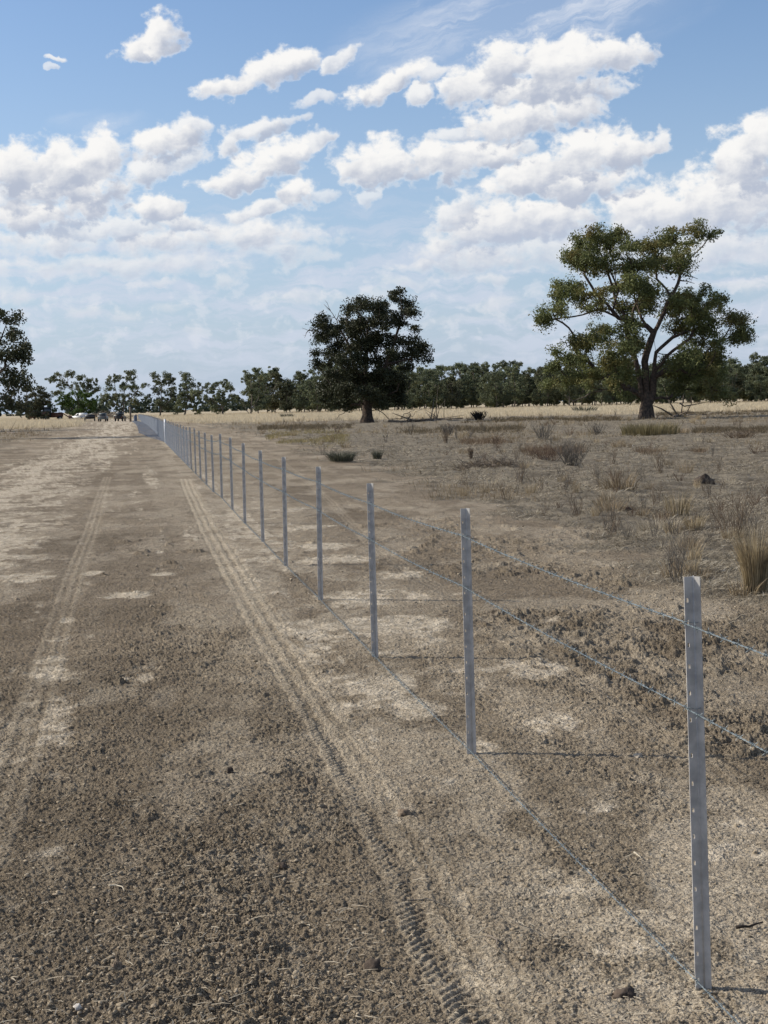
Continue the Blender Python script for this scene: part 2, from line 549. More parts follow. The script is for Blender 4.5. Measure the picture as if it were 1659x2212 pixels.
# bare pale patches: x, y, half width, half height in the photograph, weight
PALE = [(270, 1285, 60, 8, .8), (200, 1237, 25, 6, .7), (730, 1210, 90, 12, .8), (700, 1180, 60, 8, .9), (560, 1160, 60, 10, .7), (860, 1240, 60, 14, .6), (800, 1290, 120, 20, .8), (840, 1350, 130, 24, .9), (720, 1370, 60, 26, .8),
        (1000, 1285, 40, 8, .7), (1130, 1450, 90, 22, .7), (830, 1480, 70, 30, .9), (890, 1530, 90, 26, .7), (1180, 1555, 90, 30, .6), (1030, 1612, 40, 14, .9), (920, 1690, 100, 40, .55),
        (1290, 1745, 60, 20, .8), (1380, 1790, 160, 24, .7), (1560, 1840, 120, 34, .9), (1600, 1780, 80, 30, .6), (1640, 1890, 80, 40, .7), (1240, 1900, 110, 50, .5), (1150, 1800, 90, 36, .5),
        (1350, 2050, 100, 40, .55), (1250, 2100, 80, 34, .4), (30, 1640, 70, 24, .4), (20, 1250, 90, 12, .9), (60, 1185, 90, 8, .5), (1030, 2110, 120, 60, .5), (80, 1900, 60, 120, .35), (300, 1460, 50, 40, .5), (1180, 1345, 60, 10, .5), (1100, 1220, 140, 9, .4),
        (660, 1140, 60, 7, .7), (620, 1100, 50, 6, .6), (1560, 1235, 150, 16, .5), (1300, 1215, 130, 12, .35), (350, 1240, 40, 5, .5), (180, 1105, 50, 4, .4)]
BOUND = track_line([(1900, 1430), (1659, 1345), (1450, 1240), (1200, 1140), (1000, 1075), (850, 1025), (740, 985), (600, 948), (480, 925), (400, 910)])


def ground_fields(x, y, sp=0.01):
    """height and colour masks of the ground at the points x, y; sp = spacing of the mesh there"""
    r = np.hypot(x, y)
    fx = fence_x(y)
    df = x - fx                                                  # left of the fence < 0
    w1 = fbm(x * 0.9, y * 0.9, 3, 4)
    w2 = fbm(x * 0.22, y * 0.22, 23, 4)
    bx = np.interp(y, BOUND[0], BOUND[1])
    bx = np.where(y > BOUND[0][-1], fx + 5, bx)
    pad = sstep(x - bx + (w1 - .5) * 1.6 * np.clip(y / 15, .5, 4), -0.3, 0.5) * (df > 0)   # paddock right of the cleared strip
    rx = np.interp(y, ROAD[0], ROAD[1])
    rw = 1.2 + 0.012 * y
    road = np.exp(-((x - rx) / rw) ** 2) * (.25 + .75 * sstep(y, 11, 17))
    lpad = sstep(rx - x + (w2 - .5) * 3, 2.6 + .012 * y, 4.2 + .012 * y)
    straw = sstep(y + (w2 - .5) * 50, 178, 196) * np.clip(pad + sstep(y, 225, 260) * (df > 0) + lpad + sstep(y, 330, 380), 0, 1)
    pale = np.zeros_like(x)
    for (px, py, hw, hh, w) in PALE:
        g0 = gp(px, py); sc = g0[1] / F
        rxm = hw * sc
        rym = g0[1] ** 2 * hh / (F * CH)
        e = ((x - g0[0]) / rxm) ** 2 + ((y - g0[1]) / rym) ** 2
        pale = np.maximum(pale, min(1.1, w * 1.2) * np.exp(-(e * 0.7) ** 1.3))
    # broken pale strip just right of the fence and lighter dust all along the road
    pale = np.maximum(pale, 0.5 * np.exp(-((df - 0.35) / 0.7) ** 2) * sstep(y, 5, 9))
    pale = np.maximum(pale, 0.72 * road)
    for (LN, lw, la) in ((L1, .16, .34), (L2, .22, .30), (L3, .14, .30)):
        pale = np.maximum(pale, la * np.exp(-((x - np.interp(y, LN[0], LN[1])) / (lw * (1 + .01 * y))) ** 2) * (y > LN[0][0]))
    lane = np.exp(-((x - np.interp(y, T2[0], T2[1]) - 0.9) / 0.35) ** 2) * 0.25
    pale = np.maximum(pale, lane)
    nz = fbm(x * 3.1, y * 1.9, 41, 5, .6)
    nz2 = fbm(x * 0.8, y * 0.8, 51, 3)
    nz3 = fbm(x * 14, y * 8, 47, 4, .6)
    streak = fbm(df * 2.4, y * .10, 63, 4, .6)
    pale = pale + .38 * sstep(streak, .48, .70) * (1 - pad) * (df < .2)
    pm = sstep(pale * .9 + ((nz - .5) * 1.5 + (nz3 - .5) * .9) * (.25 + pale) + (nz2 - .5) * 0.4 * pale, 0.34, 0.84)
    pm = pm * (.62 + .30 * sstep(fbm(x * 22, y * 13, 49, 3, .6), .35, .6))
    tan = np.exp(-((df + .1) / 1.0) ** 2) * .8 + .40 * sstep(x, .35, .9) * (1 - sstep(y, 6.8, 9)) * (df < 3)
    tan = np.maximum(tan, .6 * np.exp(-((x - np.interp(y, T1[0], T1[1]) - .15) / .45) ** 2))
    pm = np.maximum(pm, tan * (.10 + .50 * sstep(fbm(x * 2.6, y * 1.3, 59, 5, .62) + .35 * (fbm(x * .9, y * .5, 60, 3) - .5), .42, .62)) * (1 - pad))
    pm = np.maximum(pm, .32 * sstep(fbm(x * 1.3, y * .55, 57, 5, .6), .50, .66))
    pm = pm * (1 - .55 * pad)
    # heights
    h = (fbm(x * 0.35, y * 0.35, 61, 3) - .5) * 0.05 * sstep(r, 2, 30) + (fbm(x * 2.2, y * 2.2, 71, 3) - .5) * 0.022
    h = h - 0.004 * pm
    band = np.exp(-((df + 1.15 + .02 * y) / (.22 + .01 * y)) ** 2) + .7 * np.exp(-((df + 2.9) / .35) ** 2)
    clod = np.clip(fbm(df * 1.5, y * 0.25, 81, 4) * 2.0 - .60 + .45 * band, 0.15, 1) * (1 - 0.82 * pm)
    ridge = np.exp(-((df - 0.42 + (w1 - .5) * .5) / 0.13) ** 2) + 0.7 * np.exp(-((df + 0.9 + (w1 - .5) * .6) / 0.16) ** 2)
    strip = sstep(df, .35, 1.3) * (1 - pad) * sstep(w1 + w2, .72, 1.1) + .35 * sstep(y, 14, 24) * (np.abs(df) < 9)
    clod = np.maximum(clod, .9 * np.clip(strip, 0, 1) * (1 - .6 * pm))
    clod = np.clip(clod + .6 * ridge * (w2 > .45), 0, 1.2)
    tracks = np.zeros_like(x)
    trh = np.zeros_like(x)
    for (T, half, amp, s0) in ((T1, 0.150, 1.0, 0), (T2, 0.12, .58, 4), (T3, 0.09, .45, 9)):
        tx = np.interp(y, T[0], T[1])
        sl = np.interp(y + .3, T[0], T[1]) - tx
        d = (x - tx) / np.sqrt(1 + (sl / .3) ** 2)
        d = d + (vnoise(x * 12, y * 12, 95 + s0) - .5) * .03
        inside = (1 - sstep(np.abs(d), half * .80, half * 1.12)) * (y > T[0][0]) * (y < T[0][-1])
        fade = (.35 + .65 * sstep(fbm(x * .8, y * .5, 91 + s0, 4, .6), 0.20, 0.50)) * amp
        rib = sstep(np.cos(2 * np.pi * d / (half * 0.66)), -.6, .5)
        lug = 0.5 + 0.5 * np.sin(2 * np.pi * (y * 1.02 + np.abs(d) * .9 + 0.02 * np.sin(d * 40)) / 0.052)
        lugw = np.clip(1.6 - sp / 0.018, 0, 1)
        t = inside * fade
        trh = trh + t * (0.007 * rib + 0.008 * lug * lugw - 0.009)
        tracks = np.maximum(tracks, t * (0.30 + 0.70 * rib) * (.6 + .4 * np.where(sp < .03, lug, 1)))
        # fainter twin beside it with lugs pressed in the crumbly soil
        d2 = d - half * 2.5
        ins2 = (1 - sstep(np.abs(d2), half * .8, half * 1.1)) * (y > T[0][0]) * (y < 30) * fade * .5
        lug2 = 0.5 + 0.5 * np.sin(2 * np.pi * (y + d2 * .7) / 0.07)
        trh = trh + ins2 * (0.008 * lug2 * lugw - .004)
        clod = clod * (1 - .85 * t) * (1 - .4 * ins2)
    h = h + trh + pad * ((fbm(x * 2.6, y * 2.6, 181, 4, .6) - .5) * .10 + (fbm(x * .55, y * .55, 185, 3) - .5) * .22 * sstep(y, 14, 40))
    rd = 1 - 2 * np.abs(fbm(x * 7, y * 7, 161, 4, .6) - .5)
    f2 = fbm(x * 46, y * 46, 165, 3, .8)
    f3 = 1 - 2 * np.abs(vnoise(x * 80, y * 80, 167) - .5)
    f4 = 1 - 2 * np.abs(fbm(x * 30, y * 30, 168, 3, .7) - .5)
    h = h + ((f2 - .5) * .036 + (f3 - .5) * .006 + (f4 - .75) * .016) * (clod * .45 + .5) * (1 - .7 * pm) * (1 - .6 * tracks) * np.clip(1.6 - sp / .03, 0, 1)
    h = h + (rd - .8) * 0.017 * (clod * .8 + .1) * np.clip(1.5 - sp / .08, 0.15, 1)
    strip = sstep(df, .35, 1.3) * (1 - pad) * sstep(w1 + w2, .72, 1.1) + .35 * sstep(y, 14, 24) * (np.abs(df) < 9)
    rgh = .35 + .75 * vnoise(x * 48, y * 48, 171) + .55 * vnoise(x * 110, y * 110, 173) + .4 * vnoise(x * 210, y * 210, 174)
    wx = x + (vnoise(x * 38, y * 38, 141) - .5) * .026 + (vnoise(x * 90, y * 90, 143) - .5) * .010
    wy = y + (vnoise(x * 38, y * 38, 142) - .5) * .026 + (vnoise(x * 90, y * 90, 144) - .5) * .010
    for (cell, s, pr, k) in ((0.14, 101, .008, .60), (0.075, 111, .03, .75), (0.040, 121, .05, .90), (0.023, 131, .10, 1.0), (0.0135, 151, .25, .9)):
        wgt = np.clip(1.9 - sp / (cell * .5), 0, 1)
        pr = pr + (.42 if cell > .1 else .55 if cell > .06 else .3 if cell > .03 else 0) * strip
        if np.any(wgt > 0):
            q = wgt > 0
            hh = np.zeros_like(x)
            hh[q] = domes(wx[q], wy[q], cell, s, pr[q], rgh[q]) * wgt[q]
            h = h + hh * k * (clod * .75 + .12) * (1 - .25 * pad)
    return h, pm, np.clip(pad, 0, 1), np.clip(straw, 0, 1), tracks, np.clip(clod, 0, 1), lpad


def build_ground():
    # one sheet: rings round the viewpoint, finest where one looks, out to the horizon
    a = list(np.arange(-19, 19.001, 0.034))
    b = list(np.arange(19.4, 30, 0.35)) + list(np.arange(31, 340, 2.5))
    ang = np.radians(np.array(a + b + [340.9 - 360 + 360]))
    rr = [0.35, 0.8, 1.4, 2.0, 2.6, 3.1, 3.5]
    r = 3.7
    while r < 9000:
        rr.append(r)
        r += min(max(0.0034, r * r / 2629 * (0.55 if r < 30 else 0.85)), r * 0.05)
    rr = np.array(rr)
    A, Rr = np.meshgrid(ang, rr)
    X = np.sin(A) * Rr; Y = np.cos(A) * Rr
    dr = np.gradient(rr)
    SP = np.repeat((Rr[:, :1] * 0 + dr[:, None]), len(ang), 1)
    coarse = np.abs(((np.degrees(A) + 180) % 360) - 180) > 19.2
    SP = np.where(coarse, np.maximum(SP, Rr * R(1.5)), SP)
    SP = np.maximum(SP * .7, 0.003)
    x = X.ravel(); y = Y.ravel(); sp = SP.ravel()
    h, pm, pad, straw, tracks, clod, lpad = ground_fields(x, y, sp)
    V = np.stack([x, y, h], 1)
    na, nr = len(ang), len(rr)
    i = np.arange(na); j = np.arange(nr - 1)
    I, J = np.meshgrid(i, j)
    I2 = (I + 1) % na
    Q = np.stack([J * na + I, J * na + I2, (J + 1) * na + I2, (J + 1) * na + I], -1).reshape(-1, 4)[:, ::-1]
    V = np.concatenate([V, [[0, 0, 0]]])
    T = np.stack([i, (i + 1) % na, np.full(na, len(V) - 1)], 1)
    z1 = [0.0]
    m = bpy.data.materials.new('bare_soil')
    m.use_nodes = True
    n = NT(m.node_tree)
    p = n.n['Principled BSDF']
    p.inputs['Roughness'].default_value = 0.95
    p.inputs['Specular IOR Level'].default_value = 0.12
    tc = n.new('ShaderNodeTexCoord')
    O = tc.outputs['Object']

    def at(k):
        return n.new('ShaderNodeAttribute', attribute_name=k).outputs['Fac']
    big = n.noise(O, 0.35, 5, 0.6)
    mid = n.noise(O, 6.0, 5, 0.65)
    fine = n.noise(O, 55.0, 4, 0.7)
    brown = n.mix(n.step(big, 0.36, 0.64), (0.305, 0.248, 0.172), (0.435, 0.358, 0.254))
    brown = n.mix(at('tone'), n.mix(1.0, brown, (0.84, 0.83, 0.82), 'MULTIPLY'), brown)
    brown = n.mix(n.step(mid, 0.3, 0.75), n.mix(1.0, brown, (0.80, 0.78, 0.76), 'MULTIPLY'), brown)
    crust = n.mix(n.step(mid, 0.35, 0.7), (0.58, 0.49, 0.36), (0.72, 0.625, 0.475))
    col = n.mix(at('pale'), brown, crust)
    col = n.mix(n.math('MULTIPLY', at('track'), 0.72), col, (0.62, 0.52, 0.375))
    pn = n.noise(O, 1.4, 6, 0.65)
    padc = n.mix(n.step(pn, 0.40, 0.62), (0.140, 0.122, 0.090), (0.340, 0.292, 0.212))
    padc = n.mix(n.math('MULTIPLY', n.step(big, 0.45, 0.7), .35), padc, (0.21, 0.20, 0.15))
    col = n.mix(n.math('MULTIPLY', at('paddock'), 0.85), col, padc)
    col = n.mix(at('straw'), col, n.mix(mid, (0.44, 0.36, 0.235), (0.56, 0.47, 0.32)))
    col = n.mix(n.step(fine, 0.40, 0.60, 0.42, 0.0), col, (0.155, 0.120, 0.088))
    # specks of straw and grit
    vor = n.new('ShaderNodeTexVoronoi')
    n.l.new(O, vor.inputs['Vector'])
    vor.inputs['Scale'].default_value = 16
    sk = n.math('MULTIPLY', n.step(vor.outputs[0], 0.10, 0.16, 1, 0), n.step(n.noise(O, 3.3, 2), 0.5, 0.6))
    col = n.mix(n.math('MULTIPLY', sk, .6), col, (0.52, 0.44, 0.31))
    ys = n.noise(O, 0.9, 3)
    n.l.new(col, p.inputs['Base Color'])
    bp = n.new('ShaderNodeBump')
    bp.inputs['Strength'].default_value = 1.0
    bp.inputs['Distance'].default_value = 0.022
    vb = n.new('ShaderNodeTexVoronoi')
    n.l.new(n.vmath('ADD', O, n.vmath('MULTIPLY', n.vmath('SUBTRACT', n.new('ShaderNodeTexNoise').outputs['Color'], (.5, .5, .5)), (.02, .02, .02))), vb.inputs['Vector'])
    vb.inputs['Scale'].default_value = 44
    hgt = n.math('MULTIPLY_ADD', n.noise(O, 130, 5, 0.75), 0.5, n.math('MULTIPLY', n.noise(O, 36, 5, 0.72), 1.5))
    hgt = n.math('MULTIPLY_ADD', vb.outputs[0], -0.85, hgt)
    hgt = n.math('MULTIPLY', hgt, n.math('MULTIPLY_ADD', at('pale'), -0.72, 1.0))
    n.l.new(hgt, bp.inputs['Height'])
    bp2 = n.new('ShaderNodeBump')
    bp2.inputs['Strength'].default_value = 1.0
    bp2.inputs['Distance'].default_value = 0.14
    n.l.new(n.noise(O, 3.0, 6, 0.72), bp2.inputs['Height'])
    n.l.new(bp.outputs[0], bp2.inputs['Normal'])
    n.l.new(bp2.outputs[0], p.inputs['Normal'])
    z = lambda v: np.concatenate([v, z1])
    me = npmesh('ground', V, [Q, T], m, dict(pale=z(pm), paddock=z(np.maximum(pad, lpad * .6)), straw=z(straw), tone=z(sstep(fbm((x - fence_x(y)) * 1.9, y * .06, 501, 4, .55) + .3 * (fbm(x * 2, y * .8, 503, 3) - .5), .40, .60)), track=z(tracks), clod=z(clod)), smooth=False)
    o = mobj('ground', me)
    tag(o, kind='structure')
    return o


build_ground()


def ground_z(x, y):
    a = np.atleast_1d(np.asarray(x, float)); b = np.atleast_1d(np.asarray(y, float))
    return ground_fields(a, b, np.full(a.shape, 0.05))[0]


# ------------------------------------------------------------------ loose soil crumbs, straw and grit
ICO_V = None


def ico():
    t = (1 + 5 ** .5) / 2
    V = np.array([(-1, t, 0), (1, t, 0), (-1, -t, 0), (1, -t, 0), (0, -1, t), (0, 1, t), (0, -1, -t), (0, 1, -t), (t, 0, -1), (t, 0, 1), (-t, 0, -1), (-t, 0, 1)], float)
    V /= np.linalg.norm(V[0])
    T = np.array([(0, 11, 5), (0, 5, 1), (0, 1, 7), (0, 7, 10), (0, 10, 11), (1, 5, 9), (5, 11, 4), (11, 10, 2), (10, 7, 6), (7, 1, 8), (3, 9, 4), (3, 4, 2), (3, 2, 6), (3, 6, 8), (3, 8, 9), (4, 9, 5), (2, 4, 11), (6, 2, 10), (8, 6, 7), (9, 8, 1)])
    return V, T


def view_points(n, r0, r1, half=17.5, power=1.0):
    """random spots of ground in the sector one looks over, denser close by"""
    u = RNG.random(n)
    r = 1 / ((1 / r0 ** power) * (1 - u) + (1 / r1 ** power) * u) ** (1 / power)
    a = np.radians((RNG.random(n) * 2 - 1) * half)
    return np.sin(a) * r, np.cos(a) * r


def build_crumbs():
    V0, T0 = ico()
    x, y = view_points(80000, 3.8, 26, power=1.6)
    h, pm, pad, straw, tr, clod, lp = ground_fields(x, y, np.full(x.shape, .012))
    keep = (RNG.random(len(x)) < (clod * 1.15 + .06) * (1 - .75 * tr) * (1 - .6 * pad))
    x, y, h = x[keep], y[keep], h[keep]
    n = len(x)
    s = 0.0016 + 0.0014 * RNG.pareto(2.2, n)
    s = np.clip(s, 0, 0.0085) * np.clip(y / 9, 1, 1.5)
    P = V0[None] * (1 + (RNG.random((n, 12, 1)) - .5) * 1.1)
    P = P * (np.array([1, 1, .7]) * (1 + (RNG.random((n, 1, 3)) - .5) * .7)) * s[:, None, None]
    a = RNG.random(n) * 6.28
    ca, sa = np.cos(a)[:, None], np.sin(a)[:, None]
    X = P[..., 0] * ca - P[..., 1] * sa + x[:, None]
    Y = P[..., 0] * sa + P[..., 1] * ca + y[:, None]
    Z = P[..., 2] + (h + s * .25)[:, None]
    V = np.stack([X, Y, Z], -1).reshape(-1, 3)
    T = (T0[None] + (np.arange(n) * 12)[:, None, None]).reshape(-1, 3)
    m = pmat('soil_crumb', (0.38, 0.31, 0.22), 0.95, color2=(0.26, 0.21, 0.145), scale=9, spec=.1, bump=.004, bscale=120)
    o = mobj('soil_crumbs', npmesh('soil_crumbs', V, [T], m))
    tag(o, kind='stuff')


def straw_mesh(x, y, z, L, W, lift, heading=None):
    n = len(x)
    a = RNG.random(n) * 2 * np.pi if heading is None else heading
    bend = (RNG.random(n) - .5) * 1.0
    a2 = a + bend
    t1 = lift * (0.2 + .8 * RNG.random(n))
    d1 = np.stack([np.cos(a) * np.cos(t1), np.sin(a) * np.cos(t1), np.sin(t1)], 1)
    d2 = np.stack([np.cos(a2) * np.cos(t1 * .3), np.sin(a2) * np.cos(t1 * .3), np.sin(t1 * .3)], 1)
    w = np.stack([-np.sin(a), np.cos(a), np.full(n, .35)], 1) * W[:, None] * .5
    p0 = np.stack([x, y, z], 1)
    p1 = p0 + d1 * (L * .5)[:, None]
    p2 = p1 + d2 * (L * .5)[:, None]
    V = np.stack([p0 - w, p0 + w, p1 + w, p1 - w, p2 + w * .4, p2 - w * .4], 1).reshape(-1, 3)
    b = (np.arange(n) * 6)[:, None]
    Q = np.concatenate([b + [[0, 1, 2, 3]], b + [[3, 2, 4, 5]]])
    return V, Q


STRAW = leafmat('dry_straw', (0.46, 0.365, 0.225), (0.30, 0.235, 0.15), trans=.2, rough=.8)
PALE_STRAW = leafmat('bleached_straw', (0.55, 0.48, 0.36), (0.36, 0.30, 0.215), trans=.15, rough=.8)
GREYSTRAW = leafmat('grey_litter', (0.37, 0.315, 0.225), (0.14, 0.117, 0.083), trans=.15, rough=.85)


def build_litter():
    # bits of straw over the cleared soil
    x, y = view_points(5200, 3.9, 26, power=1.4)
    h = ground_fields(x, y, np.full(x.shape, .012))[0]
    n = len(x)
    V, Q = straw_mesh(x, y, h + .008, .015 + .05 * RNG.random(n) ** 2.5, .0015 + .002 * RNG.random(n), np.full(n, .35))
    o = mobj('straw_bits', npmesh('straw_bits', V, [Q], PALE_STRAW, dict(tint=np.repeat(RNG.random(n), 6))))
    tag(o, kind='stuff')
    # flattened litter of the paddock
    x, y = view_points(300000, 8, 150, power=.8)
    h, pm, pad, straw, tr, clod, lp = ground_fields(x, y, np.full(x.shape, .05))
    k = RNG.random(len(x)) < (pad * (.30 + .9 * sstep(fbm(x * .5, y * .3, 201, 4, .6), .40, .62)))
    x, y, h = x[k], y[k], h[k]
    n = len(x)
    sc = np.clip(y / 16, .7, 5)
    V, Q = straw_mesh(x, y, h + .005, (.03 + .09 * RNG.random(n) ** 2) * sc ** .6, (.003 + .0035 * RNG.random(n)) * sc ** .9, np.full(n, .9))
    o = mobj('flattened_grass_litter', npmesh('flattened_grass_litter', V, [Q], GREYSTRAW, dict(tint=np.repeat(RNG.random(n), 6))))
    tag(o, 'flattened grey and straw coloured grass litter covering the paddock right of the fence', 'grass litter', kind='stuff')
    # bleached straw lying beyond the cleared strip
    x, y = view_points(60000, 9, 60, power=.9)
    h, pm, pad, straw, tr, clod, lp = ground_fields(x, y, np.full(x.shape, .05))
    k = RNG.random(len(x)) < pad * sstep(fbm(x * .7, y * .35, 231, 4, .6), .50, .62)
    x, y, h = x[k], y[k], h[k]
    n = len(x)
    sc = np.clip(y / 16, .7, 4)
    V, Q = straw_mesh(x, y, h + .008, (.05 + .10 * RNG.random(n) ** 2) * sc ** .4, (.0028 + .003 * RNG.random(n)) * sc ** .9, np.full(n, .6))
    o = mobj('bleached_straw_litter', npmesh('bleached_straw_litter', V, [Q], PALE_STRAW, dict(tint=np.repeat(RNG.random(n), 6))))
    tag(o, 'bleached straw strewn in pale drifts over the paddock', 'straw litter', kind='stuff')


build_crumbs()
build_litter()


# ------------------------------------------------------------------ tall dry grass beyond the paddock
def blades(x, y, z, H, W, nb, spread, lean=.35, wind=0.0):
    """nb tapering blades at each spot"""
    n = len(x)
    x = np.repeat(x, nb); y = np.repeat(y, nb); z = np.repeat(z, nb); H = np.repeat(H, nb); W = np.repeat(W, nb); S = np.repeat(spread, nb)
    m = len(x)
    a = RNG.random(m) * 2 * np.pi
    rr = np.sqrt(RNG.random(m)) * S
    x0 = x + np.cos(a) * rr; y0 = y + np.sin(a) * rr
    H = H * (.55 + .5 * RNG.random(m))
    l = lean * RNG.random(m) ** .8 * H
    f = RNG.random(m) * 2 * np.pi
    wx, wy = np.cos(f) * W * .5, np.sin(f) * W * .5
    mx = x0 + np.cos(a) * l * .35; my = y0 + np.sin(a) * l * .35
    tx = x0 + np.cos(a) * l + wind * H; ty = y0 + np.sin(a) * l
    V = np.stack([np.stack([x0 - wx, y0 - wy, z], 1), np.stack([x0 + wx, y0 + wy, z], 1), np.stack([mx + wx * .8, my + wy * .8, z + H * .55], 1), np.stack([mx - wx * .8, my - wy * .8, z + H * .55], 1), np.stack([tx, ty, z + H], 1)], 1).reshape(-1, 3)
    b = (np.arange(m) * 5)[:, None]
    return V, b + np.array([[0, 1, 2, 3]]), b + np.array([[3, 2, 4]]), m


def build_field():
    N = 90000
    u = RNG.random(N)
    y = 1 / ((1 / 172) * (1 - u) + (1 / 520) * u)
    x = (RNG.random(N) * 2 - 1) * .30 * y + .0 * y
    h, pm, pad, straw, tr, clod, lp = ground_fields(x, y, np.full(x.shape, 2.))
    k = RNG.random(N) < straw
    x, y = x[k], y[k]
    n = len(x)
    sc = y / 200
    H = (.34 + .30 * RNG.random(n)) * (0.8 + .5 * fbm(x * .08, y * .05, 300, 3))
    V, Q, T, m = blades(x, y, np.zeros(n), H, .045 * sc, 3, np.full(n, .35), .5)
    o = mobj('tall_dry_grass', npmesh('tall_dry_grass', V, [Q, T], leafmat('tall_dry_grass', (0.80, 0.69, 0.49), (0.58, 0.48, 0.33), (0.68, 0.57, 0.39), trans=.3, scale=.05), dict(tint=np.repeat(RNG.random(m), 5))))
    tag(o, 'tall pale gold dry grass standing in the open field before the treeline', 'grass', kind='stuff')
    # rough low growth in front of it, brown and grey
    N = 45000
    u = RNG.random(N)
    y = 1 / ((1 / 26) * (1 - u) + (1 / 190) * u)
    x = (RNG.random(N) * 2 - 1) * .30 * y
    h, pm, pad, straw, tr, clod, lp = ground_fields(x, y, np.full(x.shape, .5))
    pat = sstep(fbm(x * .22, y * .07, 320, 5, .65), .46, .60) * (.25 + .75 * sstep(y, 40, 150))
    pat = np.maximum(pat, .5 * sstep(y, 145, 178))
    k = RNG.random(N) < np.clip(pad + lp * (y > 90), 0, 1) * pat
    x, y = x[k], y[k]
    n = len(x)
    H = (.08 + .26 * RNG.random(n) ** 2) * np.clip(y / 90, .7, 1.3)
    V, Q, T, m = blades(x, y, h[k] * 0, H, .014 * np.clip(y / 60, .6, 2.6), 5, np.full(n, .22), .8)
    o = mobj('rough_paddock_grass', npmesh('rough_paddock_grass', V, [Q, T], leafmat('rough_grass', (0.30, 0.225, 0.135), (0.155, 0.12, 0.075), (0.34, 0.27, 0.16), trans=.25, scale=.08), dict(tint=np.repeat(RNG.random(m), 5))))
    tag(o, 'low rough brown grass in broken patches over the far half of the paddock', 'grass', kind='stuff')
    # yellowish green low patch behind the fence, and reddish brown weeds
    for (pts, col, name, lab, hh, nn) in (
            ([(580, 750, 946, 16)], ((0.33, 0.265, 0.12), (0.20, 0.165, 0.08)), 'yellow_groundcover', 'low yellow green weeds spreading in a band behind the seventh to tenth pickets', .15, 1300),
            ([(1130, 1260, 985, 9), (1000, 1150, 962, 8), (1380, 1520, 990, 5)], ((0.20, 0.14, 0.085), (0.12, 0.085, 0.055)), 'reddish_weeds', 'brown dead weeds in bands across the middle of the paddock', .17, 420),
            ([(860, 1130, 935, 6), (1500, 1659, 945, 4), (1000, 1340, 915, 5), (1420, 1659, 905, 5), (560, 760, 925, 5)], ((0.20, 0.15, 0.085), (0.12, 0.095, 0.06)), 'low_brown_weeds', 'low brown weeds in thin bands near the two large trees', .24, 900)):
        X, Y = [], []
        for (x0, x1, yy, hy) in pts:
            px = RNG.uniform(x0, x1, nn); py = yy - (px - 600) * .013 + RNG.normal(0, hy * .5, nn)
            g = np.array([gp(a, b) for a, b in zip(px, py)])
            kk = fbm(g[:, 0] * .5, g[:, 1] * .12, 350, 3) > .44
            X.append(g[kk, 0]); Y.append(g[kk, 1])
        X = np.concatenate(X); Y = np.concatenate(Y)
        n = len(X)
        V, Q, T, m = blades(X, Y, np.zeros(n), hh * (.5 + RNG.random(n)), .012 * np.clip(Y / 50, .8, 3), 6, np.full(n, .18), .9)
        o = mobj(name, npmesh(name, V, [Q, T], leafmat(name, *col, trans=.25), dict(tint=np.repeat(RNG.random(m), 5))))
        tag(o, lab, 'weeds', kind='stuff')


build_field()


# ------------------------------------------------------------------ fence
GALV = pmat('galvanised_steel', (0.50, 0.475, 0.44), 0.48, 0.0, color2=(0.33, 0.315, 0.295), scale=14, spec=.4, bump=.0004, bscale=90)
GALV_FAR = GALV
WIREM = pmat('galvanised_wire', (0.30, 0.345, 0.35), 0.42, 0.3, color2=(0.10, 0.13, 0.145), scale=60, spec=.5)
MESHW = pmat('netting_wire', (0.30, 0.33, 0.38), 0.5, 0.2, color2=(0.20, 0.23, 0.28), scale=8, spec=.4)


def plate(mb, L, th, H, ang, holes, off=0.0, k0=.60, k1=.80):
    """a flat flange from the middle of the post outwards, with punched holes"""
    us = [off, L * k0, L * k1, L]
    zs = [0.0]
    for z in holes:
        zs += [z - .0062, z + .0062]
    zs.append(H)
    nu, nz = 3, len(zs) - 1
    solid = [[not (i == 1 and j % 2 == 1) for i in range(nu)] for j in range(nz)] if holes else [[True] * nu for j in range(nz)]
    c, s = math.cos(ang), math.sin(ang)
    def P(u, t, z):
        return (c * u - s * t, s * u + c * t, z)
    V, Q = [], []
    def quad(a, b, c_, d):
        k = len(V)
        V.extend([a, b, c_, d]); Q.append((k, k + 1, k + 2, k + 3))
    h = th / 2
    for j in range(nz):
        for i in range(nu):
            if not solid[j][i]:
                continue
            u0, u1, z0, z1 = us[i], us[i + 1], zs[j], zs[j + 1]
            quad(P(u0, h, z0), P(u1, h, z0), P(u1, h, z1), P(u0, h, z1))
            quad(P(u1, -h, z0), P(u0, -h, z0), P(u0, -h, z1), P(u1, -h, z1))
            if i == nu - 1 or not solid[j][i + 1]:
                quad(P(u1, h, z0), P(u1, -h, z0), P(u1, -h, z1), P(u1, h, z1))
            if i == 0 or not solid[j][i - 1]:
                quad(P(u0, -h, z0), P(u0, h, z0), P(u0, h, z1), P(u0, -h, z1))
            if j == nz - 1 or not solid[j + 1][i]:
                quad(P(u0, h, z1), P(u1, h, z1), P(u1, -h, z1), P(u0, -h, z1))
            if j > 0 and not solid[j - 1][i]:
                quad(P(u0, h, z0), P(u0, -h, z0), P(u1, -h, z0), P(u1, h, z0))
    mb.add(V, Q=Q)


